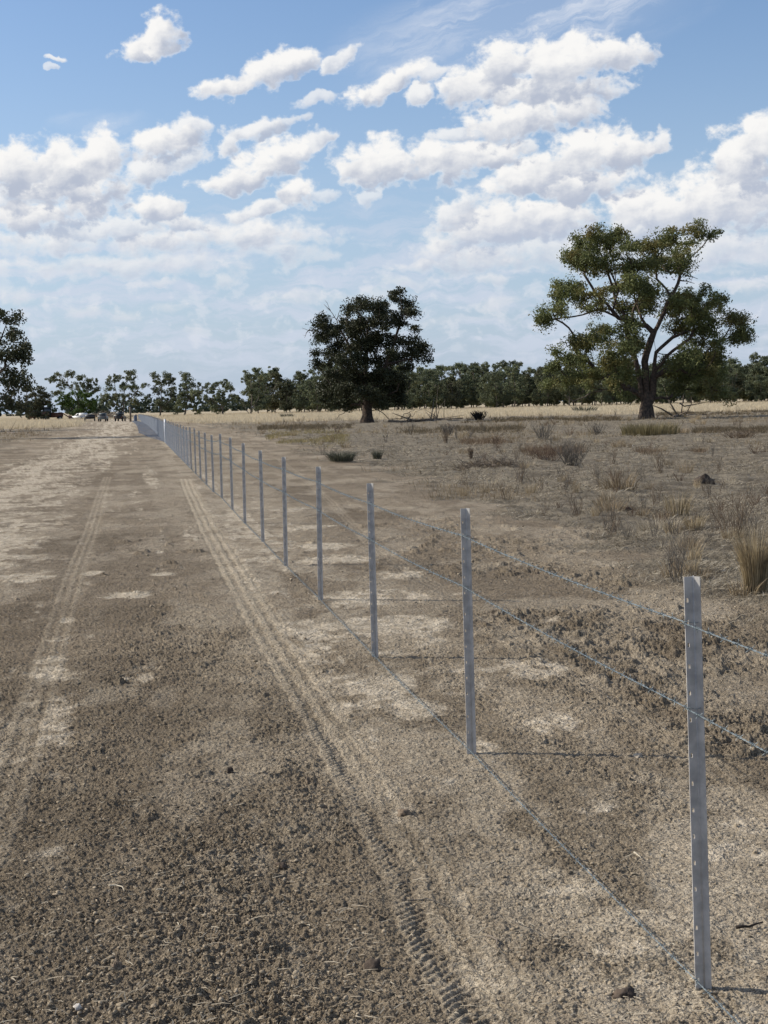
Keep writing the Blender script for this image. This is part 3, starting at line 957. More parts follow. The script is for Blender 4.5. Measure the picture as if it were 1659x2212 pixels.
def picket(detail=True):
    mb = MB()
    H = 1.30
    hs = [.16, .235, .31, .42, .495, .57, .645, .72, .80, .90, .975, 1.05, 1.11, 1.175, 1.235] if detail else []
    hs = [h + .0 for h in hs]
    plate(mb, .0285, .0032, H, R(196), hs, .002)
    plate(mb, .0225, .0034, H, R(316), [], .002)
    plate(mb, .0225, .0034, H, R(76), [], .002)
    # thicker root where the flanges meet
    k = 6
    mb.tube([(0, 0, 0), (0, 0, H - .001)], [.0042, .0042], 6)
    return mb.mesh('picket', GALV)


PM_NEAR, PM_FAR = picket(True), picket(False)
BURY = 0.13
ORD = ['nearest', 'second', 'third', 'fourth', 'fifth', 'sixth', 'seventh', 'eighth', 'ninth', 'tenth', 'eleventh', 'twelfth', 'thirteenth', 'fourteenth', 'fifteenth',
       'sixteenth', 'seventeenth', 'eighteenth', 'nineteenth', 'twentieth', 'twenty-first', 'twenty-second', 'twenty-third', 'twenty-fourth', 'twenty-fifth', 'twenty-sixth']
posts = []
for i in range(NPOST):
    if i < len(FBASE):
        bx, by = gp(*FBASE[i])
        v = ray(*FTOP[i])
        t = by / v.y
        hz = CH + v.z * t
        tx = v.x * t
        lean = math.atan2(tx - bx, hz)
    else:
        bx, by = fence_at(i)
        hz = 1.17 + random.uniform(-.02, .02)
        lean = R(random.uniform(-.7, .3))
    o = mobj('star_picket', PM_NEAR if i < 14 else PM_FAR)
    M = Matrix.Translation((bx, by, 0)) @ Matrix.Rotation(lean, 4, 'Y') @ Matrix.Rotation(R(random.uniform(-3, 3)) if i else 0, 4, 'Z') @ Matrix.Diagonal((1, 1, (hz + BURY) / 1.30, 1)) @ Matrix.Translation((0, 0, -BURY * 1.30 / (hz + BURY)))
    o.matrix_world = M
    if i == 0:
        lab = 'galvanised steel star picket with punched holes, nearest of the fence line'
    elif i == 25:
        lab = 'bright galvanised corner picket where the netting turns pale and opaque, twenty-sixth along the fence'
    elif i < 14:
        lab = f'galvanised steel star picket, {ORD[i]} along the fence, carrying barbed wire only'
    elif i < 26:
        lab = f'galvanised steel star picket, {ORD[i]} along the fence, in the see-through netting'
    else:
        lab = 'distant galvanised picket in the far netted stretch of the fence'
    tag(o, lab, 'fence post', 'steel pickets of the fence line')
    posts.append((bx, by, hz, lean))
    if i == 25:
        sm = MB()
        sm.tube([(0, 0, -.2), (0, 0, 1.22)], [.045, .045], 10)
        o.data = sm.mesh('strainer_post', pmat('bright_galvanised', (0.72, 0.74, 0.77), .45, .2, var=.08, scale=20))
        o.matrix_world = Matrix.Translation((bx, by, 0))
        o.name = 'strainer_post'
        o['label'] = 'bright round steel strainer post, twenty-sixth upright along the fence'

fdir = Vector((-0.4788, 3.0508, 0)).normalized()
fper = Vector((-fdir.y, fdir.x, 0))                              # to the left of the fence


def wire_point(s_i, hfr, off=.030, sag=.012):
    """point on a wire at post coordinate s_i"""
    i = min(int(math.floor(s_i)), NPOST - 2)
    if i < 0:
        a = posts[0]; d = (posts[1][0] - a[0], posts[1][1] - a[1])
        t = s_i
        x, y = a[0] + d[0] * t, a[1] + d[1] * t
        z = hfr
        lx = math.tan(a[3]) * z
        return Vector((x + lx, y, z)) + fper * off
    a, b = posts[i], posts[i + 1]
    t = s_i - i
    lx = (math.tan(a[3]) * (1 - t) + math.tan(b[3]) * t) * hfr
    z = hfr * (a[2] * (1 - t) + b[2] * t) / 1.17 - sag * 4 * t * (1 - t)
    return Vector((a[0] * (1 - t) + b[0] * t + lx, a[1] * (1 - t) + b[1] * t, z)) + fper * off


def barb_mesh():
    mb = MB()
    for k in range(4):
        a = k * math.pi / 2 + .3
        d = Vector((math.cos(a), 0.25 * (1 if k % 2 else -1), math.sin(a)))
        c = Vector((0, .004 * (k - 1.5), 0))
        mb.tube([c + d * .002, c + d * .009, c + d * .015], [.0011, .0010, .0003], 4)
    for k in range(2):
        yy = .005 * (1 if k else -1)
        pts = [(math.cos(q) * .0036, yy + .0008 * j, math.sin(q) * .0036) for j, q in enumerate(np.linspace(0, 5.6, 7))]
        mb.tube(pts, .0010, 4)
    return mb.mesh('barb', WIREM)


BARB = barb_mesh()


def build_wire(hfr, label, sag, zmin=None):
    def P(s):
        p = wire_point(s, hfr, sag=sag)
        return p
    mb = MB()
    s_end_near = 9.0
    step_m = .009
    L = 3.088
    ss = np.arange(-.55, s_end_near, step_m / L)
    for ph in (0, math.pi):
        pts = []
        for s in ss:
            c = P(s)
            a = s * L / .055 * 2 * math.pi + ph
            pts.append(c + fper * (math.cos(a) * .0014) + Vector((0, 0, math.sin(a) * .0014)))
        mb.tube(pts, .00115, 4)
    pts = [P(s) for s in np.arange(s_end_near, NPOST - 1, .25)]
    mb.tube(pts, .0026, 4)
    w = mb.obj('barbed_wire', WIREM)
    tag(w, label, 'barbed wire', 'barbed wires of the fence')
    rest = MB()
    bv = np.array([v.co for v in BARB.vertices]); bq = [tuple(p.vertices) for p in BARB.polygons if len(p.vertices) == 4]; bt = [tuple(p.vertices) for p in BARB.polygons if len(p.vertices) == 3]
    k = 0
    s = -.5
    frame = Matrix.Rotation(math.atan2(fdir.y, fdir.x) - math.pi / 2, 4, 'Z')
    while s < 24:
        p = P(s)
        M = Matrix.Translation(p) @ frame @ Matrix.Rotation(random.uniform(0, 6.28), 4, 'Y')
        if k < 100:
            b = bpy.data.objects.new('barb', BARB)
            C.objects.link(b)
            b.parent = w
            b.matrix_local = M
        else:
            A = np.array(M)
            rest.add(bv @ A[:3, :3].T + A[:3, 3], Q=bq, T=bt)
        k += 1
        s += .098 / L * random.uniform(.92, 1.08)
    r = rest.obj('far_barbs', WIREM, w)
    r['kind'] = 'stuff'
    return w


build_wire(1.045, 'top strand of twisted barbed wire, strung just below the picket tops', .012)
build_wire(.805, 'middle strand of twisted barbed wire, at two thirds of the picket height', .012)
build_wire(.034, 'bottom strand of twisted barbed wire, running just above the soil', .004)

# wire ties holding the strands
TIE = MB()
TIE.tube([(math.cos(a) * .021, math.sin(a) * .017, .002 * math.sin(a * 2)) for a in np.linspace(0, 6.0, 14)], .0011, 4)
TIEM = TIE.mesh('wire_tie', WIREM)
for i in range(8):
    for hf in (1.045, .805):
        p = wire_point(i + 1e-6, hf, off=.012)
        t = mobj('wire_tie', TIEM)
        t.location = p + Vector((0, -.004, 0))
        tag(t, ('upper' if hf > 1 else 'lower') + f' wire tie twisted round the {ORD[i]} picket', 'wire tie', 'wire ties on the pickets')


def build_netting():
    Vs, Qs, n = [], [], 0
    def bar(p, q, r):
        nonlocal n
        p = np.array(p); q = np.array(q)
        d = q - p; d /= np.linalg.norm(d)
        u = np.cross(d, (0.3, .9, .31)); u /= np.linalg.norm(u)
        w = np.cross(d, u)
        V = [p + (u * math.cos(a) + w * math.sin(a)) * r for a in (0, 2.09, 4.19)] + [q + (u * math.cos(a) + w * math.sin(a)) * r for a in (0, 2.09, 4.19)]
        Vs.extend(V)
        for j in range(3):
            Qs.append((n + j, n + (j + 1) % 3, n + 3 + (j + 1) % 3, n + 3 + j))
        n += 6
    dens = .15 / 3.088
    s = 13.0
    while s < NPOST - 1.01:
        a = wire_point(s, .03, off=.034); b = wire_point(s, 1.08, off=.034)
        bar(a, b, .0014)
        s += dens
    for hz in (.05, .13, .21, .31, .43, .58, .74, .9, 1.07):
        k = 13.0
        while k < NPOST - 2:
            bar(wire_point(k, hz, off=.034), wire_point(k + 1, hz, off=.034), .0016)
            k += 1
    me = npmesh('wire_netting', np.array(Vs), [np.array(Qs)], MESHW)
    o = mobj('wire_netting', me)
    tag(o, 'grey blue wire netting hung upright on the distant pickets', 'wire netting')
    Vs, Qs, n = [], [], 0
    s = 25.5
    while s < 82:
        wdt = 1.15 * min(1, (s - 25.5) / 10) + .05
        a = wire_point(s, .04, off=.04)
        pts = [a + fper * (wdt * t) + Vector((0, 0, .05 * math.sin(t * 9 + s * .7) * t + .02)) for t in (0, .33, .66, 1)]
        for p, q in zip(pts, pts[1:]):
            bar(p, q, .0016)
        s += dens
    for t in np.linspace(.04, 1, 9):
        k = 26
        while k < 81:
            w0 = 1.15 * min(1, (k - 25.5) / 10) + .05; w1 = 1.15 * min(1, (k - 24.5) / 10) + .05
            bar(wire_point(k, .045, off=.04) + fper * w0 * t, wire_point(k + 1, .045, off=.04) + fper * w1 * t, .0018)
            k += 1
    me = npmesh('netting_apron', np.array(Vs), [np.array(Qs)], MESHW)
    o = mobj('netting_apron', me)
    tag(o, 'loose skirt of wire netting lying on the ground along the far fence', 'wire netting')
    # roll of netting at the far end
    ex, ey = fence_at(NPOST - 1)
    e = empty('netting_roll', (ex - .35, ey - 1, 0))
    mb = MB()
    for r_ in np.linspace(.10, .27, 7):
        mb.tube([(0, 0, .02), (0, 0, .95)], [r_, r_], 18, cap=False)
    mb.obj('coil', pmat('rolled_netting', (0.10, 0.13, 0.19), .6, .2, var=.3, scale=18), e)
    mb = MB()
    for z_ in (.25, .7):
        mb.tube([(math.cos(a) * .278, math.sin(a) * .278, z_) for a in np.linspace(0, 6.283, 20)], .008, 4)
    mb.obj('binding_wire', WIREM, e)
    tag(e, 'dark upright roll of netting at the far end of the fence', 'netting roll')


build_netting()


# ------------------------------------------------------------------ trees
def skeleton_tree(clumps, seeds, rs, tip, base_r, alpha=.35, per=1.0, seglen=.55, droop=0.0, rng=RNG):
    """grow limbs from the seed stems to every twig cluster inside the given clumps.
    clumps: (x,y,z,rx,ry,rz); seeds: polylines, the first starts at the ground"""
    subs = []
    for (x, y, z, a, b, c) in clumps:
        k = max(2, int(round(per * (a * b * c) ** (2 / 3) / rs ** 2)))
        d = rng.normal(size=(k, 3)); d /= np.linalg.norm(d, axis=1)[:, None]
        rr = rng.random(k) ** .42
        subs.append(np.array((x, y, z)) + d * rr[:, None] * np.array((a, b, c)) * .95)
    subs = np.concatenate(subs)
    pos, par, plen, fixed = [], [], [], []
    for sd in seeds:
        sd = [np.array(p, float) for p in sd]
        last = -1
        if pos:
            d = [np.linalg.norm(sd[0] - p) for p in pos]
            last = int(np.argmin(d))
        for i in range(len(sd) - 1):
            m = max(1, int(np.linalg.norm(sd[i + 1] - sd[i]) / seglen))
            for t in range(0 if (i == 0 and last < 0) else 1, m + 1):
                p = sd[i] + (sd[i + 1] - sd[i]) * t / m
                if 0 < t < m:
                    p = p + rng.normal(size=3) * seglen * .06
                pl = 0 if last < 0 else plen[last] + np.linalg.norm(p - pos[last])
                pos.append(p); par.append(last); plen.append(pl)
                last = len(pos) - 1
    order = np.argsort([min(np.linalg.norm(s - p) for p in pos[::3]) for s in subs])
    PA = np.zeros((len(pos) + len(subs) * 14, 3)); PL = np.full(len(PA), 1e9)
    n = len(pos)
    PA[:n] = pos; PL[:n] = plen
    tips = []
    for si in order:
        s = subs[si]
        d = np.linalg.norm(PA[:n] - s, axis=1)
        upness = np.clip(PA[:n, 2] - s[2], 0, 3) * .25
        low = np.where(PA[:n, 2] < .6, 5, 0)
        j = int(np.argmin(d + alpha * PL[:n] + upness + low))
        p0 = PA[j]
        dist = d[j]
        if dist < 1e-3:
            continue
        pd = PA[j] - PA[par[j]] if par[j] >= 0 else np.array((0, 0, 1.))
        pd = pd / (np.linalg.norm(pd) + 1e-9)
        ctrl = p0 + pd * dist * .35 + (s - p0) * .2 + np.array((0, 0, .08 * dist - droop * dist)) + rng.normal(size=3) * dist * .06
        m = max(2, min(12, int(dist / seglen)))
        last = j
        for t in range(1, m + 1):
            u = t / m
            p = p0 * (1 - u) ** 2 + 2 * ctrl * u * (1 - u) + s * u * u
            if n >= len(PA) - 1:
                break
            PA[n] = p; PL[n] = PL[last] + np.linalg.norm(p - PA[last]); par.append(last)
            last = n; n += 1
        tips.append(last)
    par = np.array(par[:n])
    ch = [[] for _ in range(n)]
    for i in range(n):
        if par[i] >= 0: ch[par[i]].append(i)
    r2 = np.zeros(n)
    for i in range(n - 1, -1, -1):
        if not ch[i]: r2[i] = tip ** 2.2
        if par[i] >= 0: r2[par[i]] += r2[i]
    rad = r2 ** (1 / 2.2)
    k = base_r / rad[0]
    rad = np.maximum(tip, rad * np.where(rad / rad[0] > .02, k ** (np.log(rad / tip + 1e-9) / np.log(rad[0] / tip)), 1) if k != 1 else rad)
    return PA[:n], par, ch, rad, subs


def limb_mesh(name, PA, par, ch, rad, mat, rmin=0.0, flare=1.5):
    mb = MB()
    stack = [(0, -1)]
    while stack:
        i, p = stack.pop()
        pts, rs_ = [], []
        if p >= 0:
            pts.append(PA[p]); rs_.append(min(rad[p], rad[i] * 1.15))
        while True:
            r = rad[i]
            if PA[i][2] < .9 and p < 0: r = r * (1 + (flare - 1) * (1 - PA[i][2] / .9) ** 2)
            pts.append(PA[i]); rs_.append(r)
            c = ch[i]
            if not c: break
            c = sorted(c, key=lambda q: -rad[q])
            for q in c[1:]:
                if rad[q] >= rmin: stack.append((q, i))
            i = c[0]
        if len(pts) > 1:
            mb.tube(pts, rs_, 8 if rs_[0] > .12 else 4, cap=False)
    return mb.mesh(name, mat, smooth=True)


def leaf_mesh(name, subs, per_sub, spread, size, mat, rng=RNG, flat=.8, aspect=1.9):
    n = len(subs) * per_sub
    sv = np.repeat(.55 + .85 * rng.random(len(subs)), per_sub)[:, None]
    sh = np.repeat(rng.normal(size=(len(subs), 3)) * .22 + 1, per_sub, 0)
    c = np.repeat(subs, per_sub, 0)
    d = rng.normal(size=(n, 3)); d /= np.linalg.norm(d, axis=1)[:, None]
    rr = rng.random(n) ** .5
    P = c + d * rr[:, None] * spread * sv * sh * np.array((1, 1, flat))
    u = rng.normal(size=(n, 3)); u[:, 2] -= .35; u /= np.linalg.norm(u, axis=1)[:, None]
    w = np.cross(u, rng.normal(size=(n, 3))); w /= np.linalg.norm(w, axis=1)[:, None]
    s = size * (.6 + .8 * rng.random(n))
    a = u * (s * .5 * aspect ** .5)[:, None]; b = w * (s * .5 / aspect ** .5)[:, None]
    V = np.stack([P - a, P - a * .1 + b, P + a, P - a * .1 - b], 1).reshape(-1, 3)
    Q = (np.arange(n) * 4)[:, None] + np.array([[0, 1, 2, 3]])
    base = np.repeat(rng.random(len(subs)), per_sub)
    tint = np.clip(base * .6 + rng.random(n) * .45, 0, 1)
    return npmesh(name, V, [Q], mat, dict(tint=np.repeat(tint, 4)))


BARK_DARK = pmat('dark_bark', (0.11, 0.080, 0.060), .95, color2=(0.045, 0.035, 0.030), scale=6, bump=.03, bscale=14)
BARK_RED = pmat('grey_brown_bark', (0.125, 0.092, 0.070), .95, color2=(0.048, 0.038, 0.032), scale=5, bump=.03, bscale=12)
BARK_PALE = pmat('pale_bark', (0.17, 0.145, 0.12), .9, color2=(0.10, 0.085, 0.07), scale=3, bump=.02, bscale=10)
DEADWOOD = pmat('dead_wood', (0.20, 0.165, 0.13), .95, color2=(0.10, 0.082, 0.066), scale=8, bump=.01, bscale=30)
LEAF_BOX = leafmat('box_leaves', (0.175, 0.188, 0.064), (0.080, 0.096, 0.040), (0.180, 0.152, 0.054), trans=.30, scale=.35)
LEAF_CYP = leafmat('dark_leaves', (0.082, 0.086, 0.038), (0.032, 0.040, 0.020), trans=.15, scale=.4)
LEAF_EUC = leafmat('gum_leaves', (0.190, 0.205, 0.110), (0.085, 0.105, 0.060), (0.190, 0.185, 0.080), trans=.25, scale=.18)
LEAF_DULL = leafmat('dull_leaves', (0.115, 0.115, 0.06), (0.07, 0.075, 0.04), trans=.25, scale=.2)
LEAF_BRIGHT = leafmat('fresh_leaves', (0.105, 0.165, 0.035), (0.06, 0.10, 0.025), trans=.3, scale=.2)


def shaped_tree(name, label, base_px, dist, conv, clumps, seeds, depth, rs, per, tip, base_r, leaves, spread, size, bark, leaf, dead=(), flare=1.5, dead_r=.05, droop=0., rmin=0.0, cat='tree', group=None, seed=5, fill=.55):
    """a tree whose clumps and stems are given in coordinates seen from the front; conv turns them into photograph points"""
    rng = np.random.default_rng(seed)
    v = ray(*base_px)
    bx, by = v.x / v.y * dist, dist
    k = dist / F
    b0 = conv(*base_px, True)
    def loc(cx, cy, y=0.0):
        px, py = conv(cx, cy)
        dx, dy = px - base_px[0], py - base_px[1]
        # undo the roll
        return np.array(((dx * math.cos(ROLL) - dy * math.sin(ROLL)) * k, y, (-dy * math.cos(ROLL) - dx * math.sin(ROLL)) * k))
    s = np.linalg.norm(np.array(conv(100, 0)) - np.array(conv(0, 0))) / 100 * k
    cs = []
    xs = np.array([loc(c[0], c[1])[0] for c in clumps]); cxm = (xs.max() + xs.min()) / 2; hw = (xs.max() - xs.min()) / 2 + .1
    for q, c in enumerate(clumps):
        p = loc(c[0], c[1])
        lim = depth * math.sqrt(max(.08, 1 - ((p[0] - cxm) / hw) ** 2))
        y = rng.uniform(-lim, lim)
        ry = (c[2] + c[3]) / 2 * s * 1.05
        cs.append((p[0], y, p[2], c[2] * s, ry, c[3] * s))
    for q in range(len(cs)):
        if rng.random() < fill:
            p = cs[q]
            cs.append((p[0] + rng.normal() * p[3] * .45, -p[1] + rng.normal() * .3, p[2] + rng.normal() * p[5] * .35, p[3] * .8, p[4] * .8, p[5] * .8))
    sd = []
    for q, pl in enumerate(seeds):
        yy = 0 if q == 0 else rng.uniform(-.45, .45) * depth
        m = len(pl) - 1
        sd.append([loc(p[0], p[1], yy * (t / m) ** 1.5) for t, p in enumerate(pl)])
    sd[0][0][2] = -.15
    PA, par, ch, rad, subs = skeleton_tree(cs, sd, rs, tip, base_r, per=per, droop=droop, rng=rng)
    t = empty(name, (bx, by, 0))
    tag(t, label, cat, group)
    mobj('trunk', limb_mesh('trunk', PA, par, ch, rad, bark, rmin, flare), t)
    mobj('crown', leaf_mesh('crown', subs, leaves, spread, size, leaf, rng), t)
    for dl in dead:
        mb = MB()
        for pl in dl:
            pts = [loc(p[0], p[1], (p[2] if len(p) > 2 else 0)) for p in pl]
            fine = [pts[0]]
            for a, b in zip(pts, pts[1:]):
                m = max(2, int(np.linalg.norm(b - a) / .3))
                for u in range(1, m + 1):
                    fine.append(a + (b - a) * u / m + rng.normal(size=3) * .03)
            r_ = np.linspace(dead_r, dead_r * .25, len(fine))
            mb.tube(fine, list(r_), 5)
            for f in range(3, len(fine) - 1, 2):
                d = rng.normal(size=3) * np.array((1, .6, 1)); d /= np.linalg.norm(d)
                l = rng.uniform(.25, .7)
                mb.tube([fine[f], fine[f] + d * l * .5, fine[f] + d * l + np.array((0, 0, .1))], [r_[f] * .6, r_[f] * .4, .006], 4)
        mb.obj('dead_branch', DEADWOOD, t)
    return t


def conv_r(x, y, inv=False):
    return (1128.2 + x * .32, 464.5 + y * .32)


def conv_c(x, y, inv=False):
    return (597.2 + x * .24, 597.2 + y * .24)


def conv_l(x, y, inv=False):
    return (x * .165, 597.2 + y * .165)


CL_R0 = [(450, 200, 110, 80), (600, 185, 100, 70), (340, 300, 90, 66), (480, 320, 125, 70), (650, 255, 66, 60), (830, 235, 85, 45), (960, 190, 95, 66), (1100, 155, 85, 55), (1232, 165, 48, 36), (1000, 300, 110, 60), (1065, 365, 80, 45),
        (720, 370, 125, 60), (820, 335, 70, 45), (680, 470, 85, 50), (785, 455, 80, 66), (290, 480, 76, 62), (370, 560, 95, 58), (240, 540, 52, 55), (165, 680, 58, 50), (240, 660, 55, 42), (142, 745, 36, 32), (450, 650, 76, 42), (540, 560, 60, 50),
        (760, 540, 105, 76), (720, 640, 95, 76), (850, 600, 85, 70), (680, 780, 85, 76), (555, 775, 75, 42), (1080, 555, 105, 55), (1000, 620, 85, 52), (1150, 650, 130, 70), (1290, 600, 66, 52), (1225, 540, 46, 42), (1400, 712, 95, 42), (1460, 790, 56, 42), (1390, 835, 62, 32), (1505, 830, 30, 36),
        (1180, 770, 115, 70), (1260, 880, 76, 52), (1080, 760, 90, 58), (360, 870, 95, 58), (480, 850, 95, 52), (230, 940, 76, 52), (330, 980, 115, 60), (420, 900, 76, 50), (220, 1040, 86, 52), (300, 1120, 105, 60), (185, 1130, 56, 42),
        (620, 920, 105, 52), (700, 1000, 110, 60), (560, 1010, 86, 52), (640, 1090, 125, 50), (740, 900, 70, 50), (1150, 970, 130, 70), (1270, 980, 86, 60), (1342, 955, 36, 44), (1100, 1080, 125, 58), (1230, 1090, 130, 70), (1000, 1000, 66, 44), (1250, 1185, 110, 50), (1060, 1190, 90, 40), (480, 1090, 76, 48), (420, 1140, 76, 40), (705, 1225, 46, 34), (560, 1150, 60, 36)]
CL_R = [(a, b, c * (.9 if a < 520 and b > 850 else 1.14), d * (.85 if a < 520 and b > 850 else 1.2)) for (a, b, c, d) in CL_R0]
SD_R = [[(838, 1380), (838, 1300), (835, 1180), (828, 1050), (832, 940), (858, 860), (880, 800), (925, 715), (965, 610), (1040, 470), (1060, 380)],
        [(836, 1310), (800, 1200), (782, 1080), (760, 980), (715, 880), (690, 780)],
        [(842, 1300), (878, 1200), (888, 1060), (897, 930), (880, 830)],
        [(870, 810), (800, 700), (760, 560), (770, 450)], [(800, 760), (640, 700), (560, 610), (480, 540), (400, 420), (430, 260)], [(640, 700), (520, 640), (400, 680), (260, 700), (160, 720)], [(600, 640), (640, 520), (580, 400), (590, 240)],
        [(925, 715), (1000, 620), (1130, 600)], [(1000, 540), (900, 440), (900, 300), (980, 210)], [(1050, 420), (1130, 290), (1200, 220)], [(897, 945), (1000, 940), (1120, 955)], [(890, 1100), (960, 1050), (1060, 1050), (1140, 1110), (1220, 1160)],
        [(898, 930), (1010, 830), (1140, 780), (1300, 880), (1380, 850), (1450, 800)], [(840, 1250), (740, 1180), (640, 1110), (500, 1040), (430, 960), (330, 900)], [(640, 1110), (480, 1100), (330, 1110)], [(836, 1280), (770, 1200), (690, 1180), (600, 1190), (500, 1180)],
        [(890, 1230), (980, 1240), (1060, 1270)], [(888, 1060), (960, 960), (1080, 860)]]
shaped_tree('box_tree', 'large spreading tree with many stems and gappy olive crown, tallest in the paddock', (1395, 905), 132, conv_r, CL_R, SD_R, 4.6, .58, 4.3, .017, .58, 100, .68, .135, BARK_RED, LEAF_BOX, fill=.75,
            dead=[[[(1060, 400), (1110, 425), (1170, 440)]], [[(1050, 450), (1100, 455), (1150, 470)]], [[(520, 1190, -1), (455, 1195, -1.4), (400, 1230, -1.6), (330, 1262, -1.8), (290, 1235, -1.8), (270, 1215, -1.8)]], [[(1060, 1270), (1090, 1290), (1160, 1280), (1235, 1262)]]], flare=1.22, dead_r=.07)

CL_C = [(1065, 205, 80, 55), (1175, 275, 95, 70), (1240, 335, 62, 50), (740, 245, 58, 48), (805, 300, 115, 66), (680, 330, 76, 62), (930, 290, 115, 70), (420, 440, 92, 62), (490, 500, 120, 72), (640, 430, 115, 84), (780, 430, 140, 100), (950, 420, 140, 100), (1100, 410, 110, 76), (1235, 470, 56, 36),
        (420, 565, 76, 60), (560, 600, 140, 90), (720, 620, 150, 100), (900, 600, 150, 100), (1050, 590, 95, 80), (1205, 580, 66, 46), (1290, 640, 84, 52), (1330, 725, 78, 56), (1215, 730, 95, 58), (372, 690, 50, 40), (480, 715, 105, 58), (600, 770, 110, 66), (760, 780, 140, 90), (920, 780, 140, 90), (1060, 760, 95, 76),
        (365, 785, 42, 44), (450, 810, 60, 34), (560, 880, 125, 60), (700, 920, 140, 80), (880, 920, 140, 80), (1040, 900, 115, 70), (1165, 820, 80, 42), (480, 960, 130, 55), (600, 1040, 150, 74), (800, 1060, 140, 84), (970, 1050, 140, 74), (1100, 1000, 90, 84), (410, 1050, 86, 60), (480, 1130, 100, 50), (650, 1150, 90, 40), (900, 1150, 100, 44), (1040, 1120, 100, 50), (1130, 1120, 62, 50)]
SD_C = [[(815, 1322), (818, 1260), (815, 1180), (805, 1050), (800, 900), (810, 700), (820, 500), (830, 380)], [(810, 1150), (740, 1000), (620, 860), (520, 720), (440, 600)], [(815, 1150), (900, 980), (980, 800), (1050, 640), (1110, 450), (1120, 300)],
        [(980, 800), (1100, 775), (1230, 740), (1320, 720)], [(805, 1000), (700, 800), (640, 600), (560, 470)], [(1060, 620), (1120, 450), (1200, 370)], [(815, 1180), (950, 1100), (1080, 1040)], [(812, 1180), (700, 1100), (560, 1060), (440, 1040)]]
shaped_tree('cypress_pine', 'broad dark nearly black tree standing alone, dead twigs at its upper left', (793, 914), 155, conv_c, CL_C, SD_C, 4.6, .60, 3.8, .018, .50, 120, .68, .15, BARK_DARK, LEAF_CYP,
            dead=[[[(560, 470), (545, 410), (490, 320), (445, 225)], [(545, 400), (580, 290)], [(490, 320), (430, 265)]], [[(400, 520), (350, 492), (290, 492), (232, 480)], [(300, 492), (270, 520), (252, 560)]],
                  [[(840, 1170), (900, 1200), (960, 1240), (1010, 1290), (1120, 1285), (1225, 1265), (1250, 1225), (1310, 1200)], [(1120, 1285), (1150, 1240), (1240, 1210)]], [[(640, 1180), (610, 1235), (570, 1250), (535, 1290)]],
                  [[(370, 700), (330, 670), (298, 660)], [(380, 770), (340, 760), (305, 765)]]], flare=1.45)

CL_L = [(165, 560, 52, 72), (70, 680, 110, 66), (212, 740, 44, 66), (0, 790, 120, 90), (285, 880, 38, 58), (305, 960, 62, 48), (200, 980, 105, 76), (320, 1090, 50, 56), (90, 1060, 100, 80), (-60, 1050, 150, 120), (255, 1270, 46, 40), (150, 1290, 110, 76), (-20, 1380, 150, 110), (225, 1400, 80, 66), (90, 1540, 140, 90), (190, 1650, 105, 66),
        (-20, 1680, 120, 90), (265, 1720, 50, 50), (-10, 480, 40, 60), (-150, 520, 110, 130), (-300, 560, 140, 140), (-460, 640, 140, 130), (-200, 760, 160, 150), (-420, 860, 190, 150), (-620, 900, 150, 140), (-300, 1080, 190, 160), (-560, 1150, 190, 160), (-250, 1330, 190, 150), (-500, 1400, 190, 140), (-740, 1250, 130, 140), (-240, 1600, 160, 110), (-620, 1580, 150, 90)]
SD_L = [[(-300, 1900), (-300, 1700), (-290, 1400), (-280, 1000), (-290, 640)], [(-300, 1550), (-120, 1350), (60, 1180), (200, 1060)], [(-290, 1300), (-100, 1050), (60, 800), (150, 620)], [(-290, 1250), (-480, 1000), (-560, 900)], [(-300, 1650), (-100, 1600), (100, 1560)]]
shaped_tree('cypress_pine', 'dark tall tree with upswept ragged tufts, cut by the left edge of the photo', (-50, 947), 104, conv_l, CL_L, SD_L, 4.0, .60, 2.8, .018, .42, 90, .60, .15, BARK_DARK, LEAF_CYP, seed=8)


# trees of the open row on the left of the treeline, each given by its clumps in photograph points / 1
def conv_1(x, y, inv=False):
    return (x, y)


def crop1(x, y):
    return x / 4.17, 763.1 + y / 4.17


def cl1(lst):
    return [(*crop1(a, b), c / 4.17, d / 4.17) for (a, b, c, d) in lst]


def sd1(lst):
    return [[crop1(*p) for p in pl] for pl in lst]


